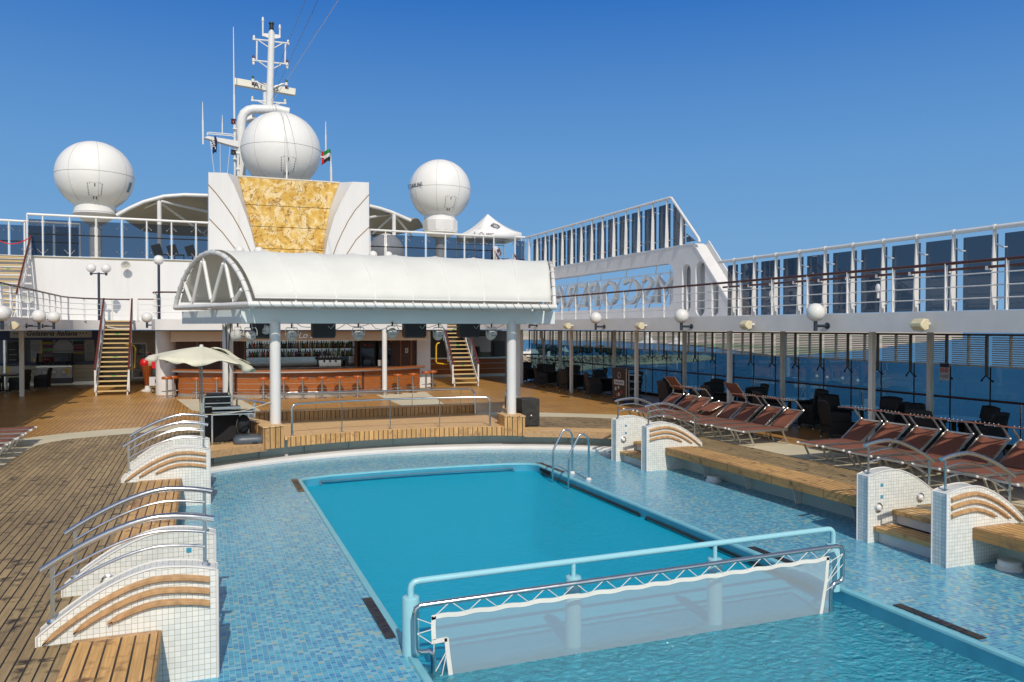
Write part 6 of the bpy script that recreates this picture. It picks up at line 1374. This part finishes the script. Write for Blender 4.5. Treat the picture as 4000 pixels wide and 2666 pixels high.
def put(kind, x, y, rz, label, group):
    global cpro, tpro
    if kind == 'c':
        o = cpro = make_chair() if cpro is None else None
        if o is None: pass
    return
chair0 = make_chair(); table0 = make_table(); used = {'c': 0, 't': 0}
def place(kind, x, y, rz, label, group):
    p0 = chair0 if kind == 'c' else table0
    o = p0 if not used[kind] else copy_tree(p0)
    used[kind] = 1; o.location = (x, y, 0); o.rotation_euler = (0, 0, rz); o['label'] = label; o['group'] = group
def dirs(i): return [('pool', -.80, -.10, R(90+180)), ('window', .72, .05, R(-90+180)), ('near', -.05, -.78, R(180)), ('far', .05, .80, R(0))]
for i, (x, y) in enumerate(tb):
    place('t', x, y, R(rc.uniform(0, 40)), f'round black cafe table by the right windows, {ORD[i]} from the near end', 'cafe tables')
    for nm, dx, dy, a in (('pool', -.85, 0, R(90)), ('window', .78, 0, R(-90)), ('near', 0, -.85, R(180)), ('far', 0, .85, 0)):
        place('c', x+dx+rc.uniform(-.08, .08), y+dy+rc.uniform(-.08, .08), a+R(rc.uniform(-18, 18)), f'black wicker armchair at the {nm} side of the {ORD[i]} cafe table by the right windows', 'wicker armchairs')
place('t', -8.1, 40.3, 0, 'round black cafe table at the left before the ice cream shop', 'cafe tables')
for nm, x, y, a in (('right of the deck post in front of the ice cream shop', -6.72, 41.0, -95), ('nearest in the dark left corner', -8.3, 39.3, 180), ('left of the table in the dark left corner', -9.0, 40.4, 90), ('just left of the cream deck post', -7.35, 39.6, -120)):
    place('c', x, y, R(a), f'black wicker armchair {nm}', 'wicker armchairs')
tag(M().lathe([(.05, 0), (.09, .04), (.095, .045), (.05, .01), (0, .01)], (-8.0, 40.1, .754), 14).build('ash_bowl', GLOBE), 'white bowl on the cafe table in the dark left corner', 'bowl')
# ================================================================== GAMES CART, signs
t = thing('games_cart', 'black rolling cabinet with white star emblem, ribbon and ball pictures', 'cart', (14.8, 26.2, 0))
CART = paint('cart_black', (.02, .014, .022), .4, .2, 5)
M().box(14.5, 14.56, 25.68, 26.78, .16, 1.28).build('front_panel', CART, t); M().box(14.561, 15.15, 26.70, 26.78, .16, 1.28).build('end_panel', CART, t); M().box(14.561, 15.15, 25.68, 26.70, .16, .2).build('bottom', CART, t); M().box(14.561, 15.15, 25.68, 26.70, 1.24, 1.28).build('top', CART, t)
M().box(14.561, 14.62, 25.67, 25.69, .2, 1.24).build('edge', ALU, t); M().box(14.485, 14.499, 25.67, 25.70, .16, 1.28).build('edge', ALU, t)
for z in (.5, .78, 1.02): M().box(14.57, 15.13, 25.70, 26.69, z, z+.02).build('shelf', ALU, t)
star((14.49, 26.22, 1.02), .17, (0, -1, 0), (0, 0, 1), t, PW)
M().prism([(26.62, .66), (25.86, .66), (25.86, .84), (26.62, .84)], 'x', 14.488, 14.498).build('ribbon', PW, t); text('lettering', 'Meeting Point', .105, INK, (14.486, 26.24, .75), (R(90), 0, R(-90)), t, .002, .25)
for y, z, r_, mt in ((26.4, .27, .07, ORSEAT), (26.25, .30, .07, PW), (26.05, .40, .06, RED), (26.5, .50, .07, PW), (26.28, .56, .06, PW)): M().cyl((14.498, y, z), (14.49, y, z), r_, n=16).build('ball_picture', mt, t)
for x in (14.56, 15.08):
    for y in (25.76, 26.7): c_ = M().cyl((x, y-.02, .07), (x, y+.02, .07), .07, n=14).build('caster', paint('caster_blue', (.02, .08, .30), .5, .1, 4), t); M().box(x-.02, x+.02, y-.035, y+.035, .10, .159).build('fork', ALU, c_)
t = thing('no_smoking_sign', 'white notice with two red barred circles on a cream post at the far right', 'sign', (16.7, 14.5, 1.5)); p = onx(3690, 1452, 16.70)
M().box(16.695, 16.715, p.y-.13, p.y+.13, p.z-.21, p.z+.20).build('board', PW, t); M().box(16.688, 16.694, p.y-.125, p.y+.125, p.z+.10, p.z+.195).build('dark_band', INK, t)
for dy in (-.06, .06):
    M().tube([(16.69, p.y+dy+.045*math.cos(a), p.z+.03+.045*math.sin(a)) for a in [2*math.pi*i/16 for i in range(16)]], .009, 5, True).build('red_ring', RED, t); M().bar((16.688, p.y+dy-.03, p.z+.06), (16.688, p.y+dy+.03, p.z), .008, .012, (1, 0, 0)).build('red_bar', RED, t)
text('lettering', 'NO SMOKING\nIN THIS AREA', .035, INK, (16.69, p.y, p.z-.12), (R(90), 0, R(-90)), t, .001)
# ================================================================== SEA AND SHORE (seen through the right hand windows)
def sea_mat():
    m, nt, out = nodes('sea_water'); p = coords(nt)
    f = noise(nt, p, .06, 5, .7); col = ramp(nt, noise(nt, p, .0035, 3), [(.35, (.005, .055, .115)), (.65, (.008, .095, .15))])
    fin(nt, out, col, .25, 0, f, .5, .6); return m
ZS = -22.0
struct(M().poly([(-40000, -3000, ZS), (40000, -3000, ZS), (40000, 40000, ZS), (-40000, 40000, ZS)]).build('sea', sea_mat(), flat=True))
def sand_mat(name, a, b, sc_):
    m, nt, out = nodes(name); f = noise(nt, coords(nt), sc_, 5, .65); fin(nt, out, ramp(nt, f, [(.38, b), (.58, a)]), .9); return m
def land(name, pts, z, mat):
    m = M().prism([(p.x, p.y) for p in [onz(u, v, z) for u, v in pts]], 'z', z-1.5, z); return struct(m.build(name, mat, flat=True))
near = [(1900, 1560), (2150, 1475), (2250, 1447), (2306, 1438), (2382, 1428), (2446, 1420), (2535, 1418), (2663, 1414), (2796, 1399), (2760, 1387), (2600, 1386), (2457, 1389), (2242, 1389), (2110, 1391), (1900, 1393)]
land('beach', near, ZS+.8, sand_mat('beach_sand', (.62, .52, .34), (.46, .38, .25), .05))
land('far_shore', [(1950, 1325), (2400, 1332), (2750, 1352), (3000, 1386), (3200, 1376), (3408, 1361), (3561, 1338), (3760, 1322), (3760, 1299), (3000, 1294), (1950, 1292)], ZS+1.2, sand_mat('far_land', (.62, .50, .42), (.22, .28, .16), .004))
rs = random.Random(4); m = M(); cols = M()
THATCH = paint('thatch', (.10, .085, .06), .9, .4, 1)
for row in range(10):
    for i in range(26):
        u = 1960+28*i+rs.uniform(-6, 6)+row*6; v = 1398+row*4.6+rs.uniform(-.8, .8)
        if v > 1408+(2700-u)*.055 or u > 2640: continue
        p = onz(u, v, ZS+.8); m.lathe([(.05, 0), (.05, 2.1), (1.5, 2.0), (0, 2.9)], p, 7); m.cbox(p+V(1.2, .6, .3), 1.9, .7, .35, rs.uniform(0, 3))
o = m.build('beach_parasols', THATCH); tag(o, 'rows of dark thatched parasols and loungers covering the beach', 'parasols', kind='stuff')
for i, (u, v) in enumerate(((2308, 1419), (2330, 1412), (2412, 1405), (2390, 1413), (2238, 1424), (2476, 1404))):
    p = onz(u, v, ZS+.8); t = thing('beach_umbrella', f'small orange beach umbrella on the far beach, {ORD[i]} of six', 'umbrella', p, 'orange beach umbrellas'); M().lathe([(1.9, 1.9), (1.2, 2.5), (0, 2.8)], p, 8).build('cover', ORSEAT, t); M().cyl(p, p+V(0, 0, 2.0), .06, n=5).build('pole', GREYW, t)
for i, (u, v, s_) in enumerate(((2193, 1390, 1.0), (2208, 1390, .9), (2530, 1372, 2.2), (2640, 1372, 1.8))):
    p = onz(u, v, ZS+.8); t = thing('beach_tent', f'white peaked tent on the shore, {ORD[i]} from the left', 'tent', p, 'white tents on the shore'); k = 5*s_
    M().lathe([(k*1.1, k*.75), (k*.5, k*1.05), (k*.18, k*1.5), (0, k*1.8)], p, 10).build('roof', WHITE, t)
    for a in range(0, 360, 60): M().cyl(p+V(k*math.cos(R(a)), k*math.sin(R(a)), 0), p+V(k*math.cos(R(a)), k*math.sin(R(a)), k*.75), .15, n=5).build('pole', WHITE, t)
p = onz(2075, 1392, ZS+.8); t = thing('beach_building', 'low white building at the left end of the beach', 'building', p)
M().cbox(p+V(0, 0, 2), 30, 10, 4).build('wall', WHITE, t); M().cbox(p+V(4, 0, 5), 14, 9, 2).build('upper_storey', WHITE, t); M().cbox(p+V(0, -5.05, 1.6), 24, .1, 1.4).build('window_band', BLACK, t)
LEAF = paint('dark_foliage', (.035, .055, .022), .8, .5, .6)
for i, (u, v) in enumerate(((2117, 1392), (2160, 1391), (2250, 1390), (2345, 1388), (2293, 1388), (2385, 1396), (2405, 1398))):
    p = onz(u, v, ZS+.8); t = thing('shrub_tree', f'dark round tree on the far beach, {ORD[i]} from the left', 'tree', p, 'trees on the beach'); rr = random.Random(i); m = M()
    for k in range(420):
        d = Vector((rr.gauss(0, 1), rr.gauss(0, 1), rr.gauss(0, 1))).normalized()*rr.uniform(.5, 1)**.5; c = p+V(d.x*5.2, d.y*5.2, 5+d.z*3.6+rr.uniform(-.5, .5)); a = Vector((rr.uniform(-1, 1), rr.uniform(-1, 1), rr.uniform(-1, 1))).normalized(); b = a.orthogonal().normalized(); q = rr.uniform(.5, .95)
        m.add([c+a*q, c+b*q*.7, c-a*q, c-b*q*.7], [(0, 1, 2, 3)])
    m.build('crown', LEAF, t, flat=True); M().cyl(p, p+V(0, 0, 4.5), .5, .25, 7).build('trunk', THATCH, t)
for i, (u, v) in enumerate(((3190, 1472), (3230, 1476), (3290, 1480), (3350, 1489))):
    p = onz(u, v, ZS); t = thing('mooring_buoy', f'white buoy floating on the sea beyond the windows, {ORD[i]} from the left', 'buoy', p, 'buoys on the sea'); M().sphere(p, .9, 10).build('float', WHITE, t); M().cyl(p, p+V(0, 0, 1.6), .08, n=6).build('staff', WHITE, t)
# ship hull below the decks
M().box(-12, 17.35, YA, 60, -22.5, -2.6).build('ship_hull', WHITE); struct(bpy.data.objects['ship_hull'])
SKY_STRENGTH, SUN_STRENGTH = .118, 3.4
# ================================================================== camera, sky, sun
cam = bpy.data.cameras.new('camera'); co = bpy.data.objects.new('camera', cam); COL.objects.link(co)
cam.sensor_width = 36; cam.lens = 36*F/4000; cam.clip_end = 60000; cam.clip_start = .1
co.location = (0, 0, EYE); co.rotation_euler = Matrix((_rt, _up, -_fw)).transposed().to_euler()
sc.camera = co
w = bpy.data.worlds.new('World'); sc.world = w; w.use_nodes = True; nt = w.node_tree
sky = nt.nodes.new('ShaderNodeTexSky'); sky.sky_type = 'NISHITA'; sky.sun_disc = False
TR = Vector((.14, 1.13, -1)).normalized()              # the way the sunlight travels
sky.sun_elevation = math.asin(-TR.z); sky.sun_rotation = math.atan2(-TR.x, -TR.y)
sky.air_density = 1.0; sky.dust_density = .15; sky.ozone_density = 2.2; sky.altitude = 30
bg = nt.nodes['Background']; bg.inputs[1].default_value = SKY_STRENGTH
hs = nt.nodes.new('ShaderNodeHueSaturation'); hs.inputs['Saturation'].default_value = .62
nt.links.new(sky.outputs[0], hs.inputs['Color']); 
tc = nt.nodes.new('ShaderNodeTexCoord'); sx = nt.nodes.new('ShaderNodeSeparateXYZ'); nt.links.new(tc.outputs['Generated'], sx.inputs[0])
low = ramp(nt, sx.outputs[2], [(0, (1.84, 3.45, 5.6)), (.10, (1.48, 3.18, 5.5)), (.20, (1.1, 2.75, 5.4)), (.38, (.28, 1.42, 4.5)), (.6, (.16, .92, 3.4))])
w1 = ramp(nt, sx.outputs[2], [(.42, (1, 1, 1)), (.75, (0, 0, 0))]); w2 = ramp(nt, sx.outputs[1], [(0, (0, 0, 0)), (.35, (1, 1, 1))])
nt.links.new(mix_(nt, math_(nt, 'MULTIPLY', w1, w2), hs.outputs[0], low), bg.inputs[0])
sl = bpy.data.lights.new('sun', 'SUN'); sl.energy = SUN_STRENGTH; sl.angle = R(.53); sl.color = (1, .90, .76)
so = bpy.data.objects.new('sun', sl); COL.objects.link(so); so.rotation_euler = TR.to_track_quat('-Z', 'Y').to_euler(); so.location = (-10, -30, 40)
vs = sc.view_settings; vs.view_transform = 'Standard'; vs.look = 'None'; vs.exposure = 0; vs.gamma = 1
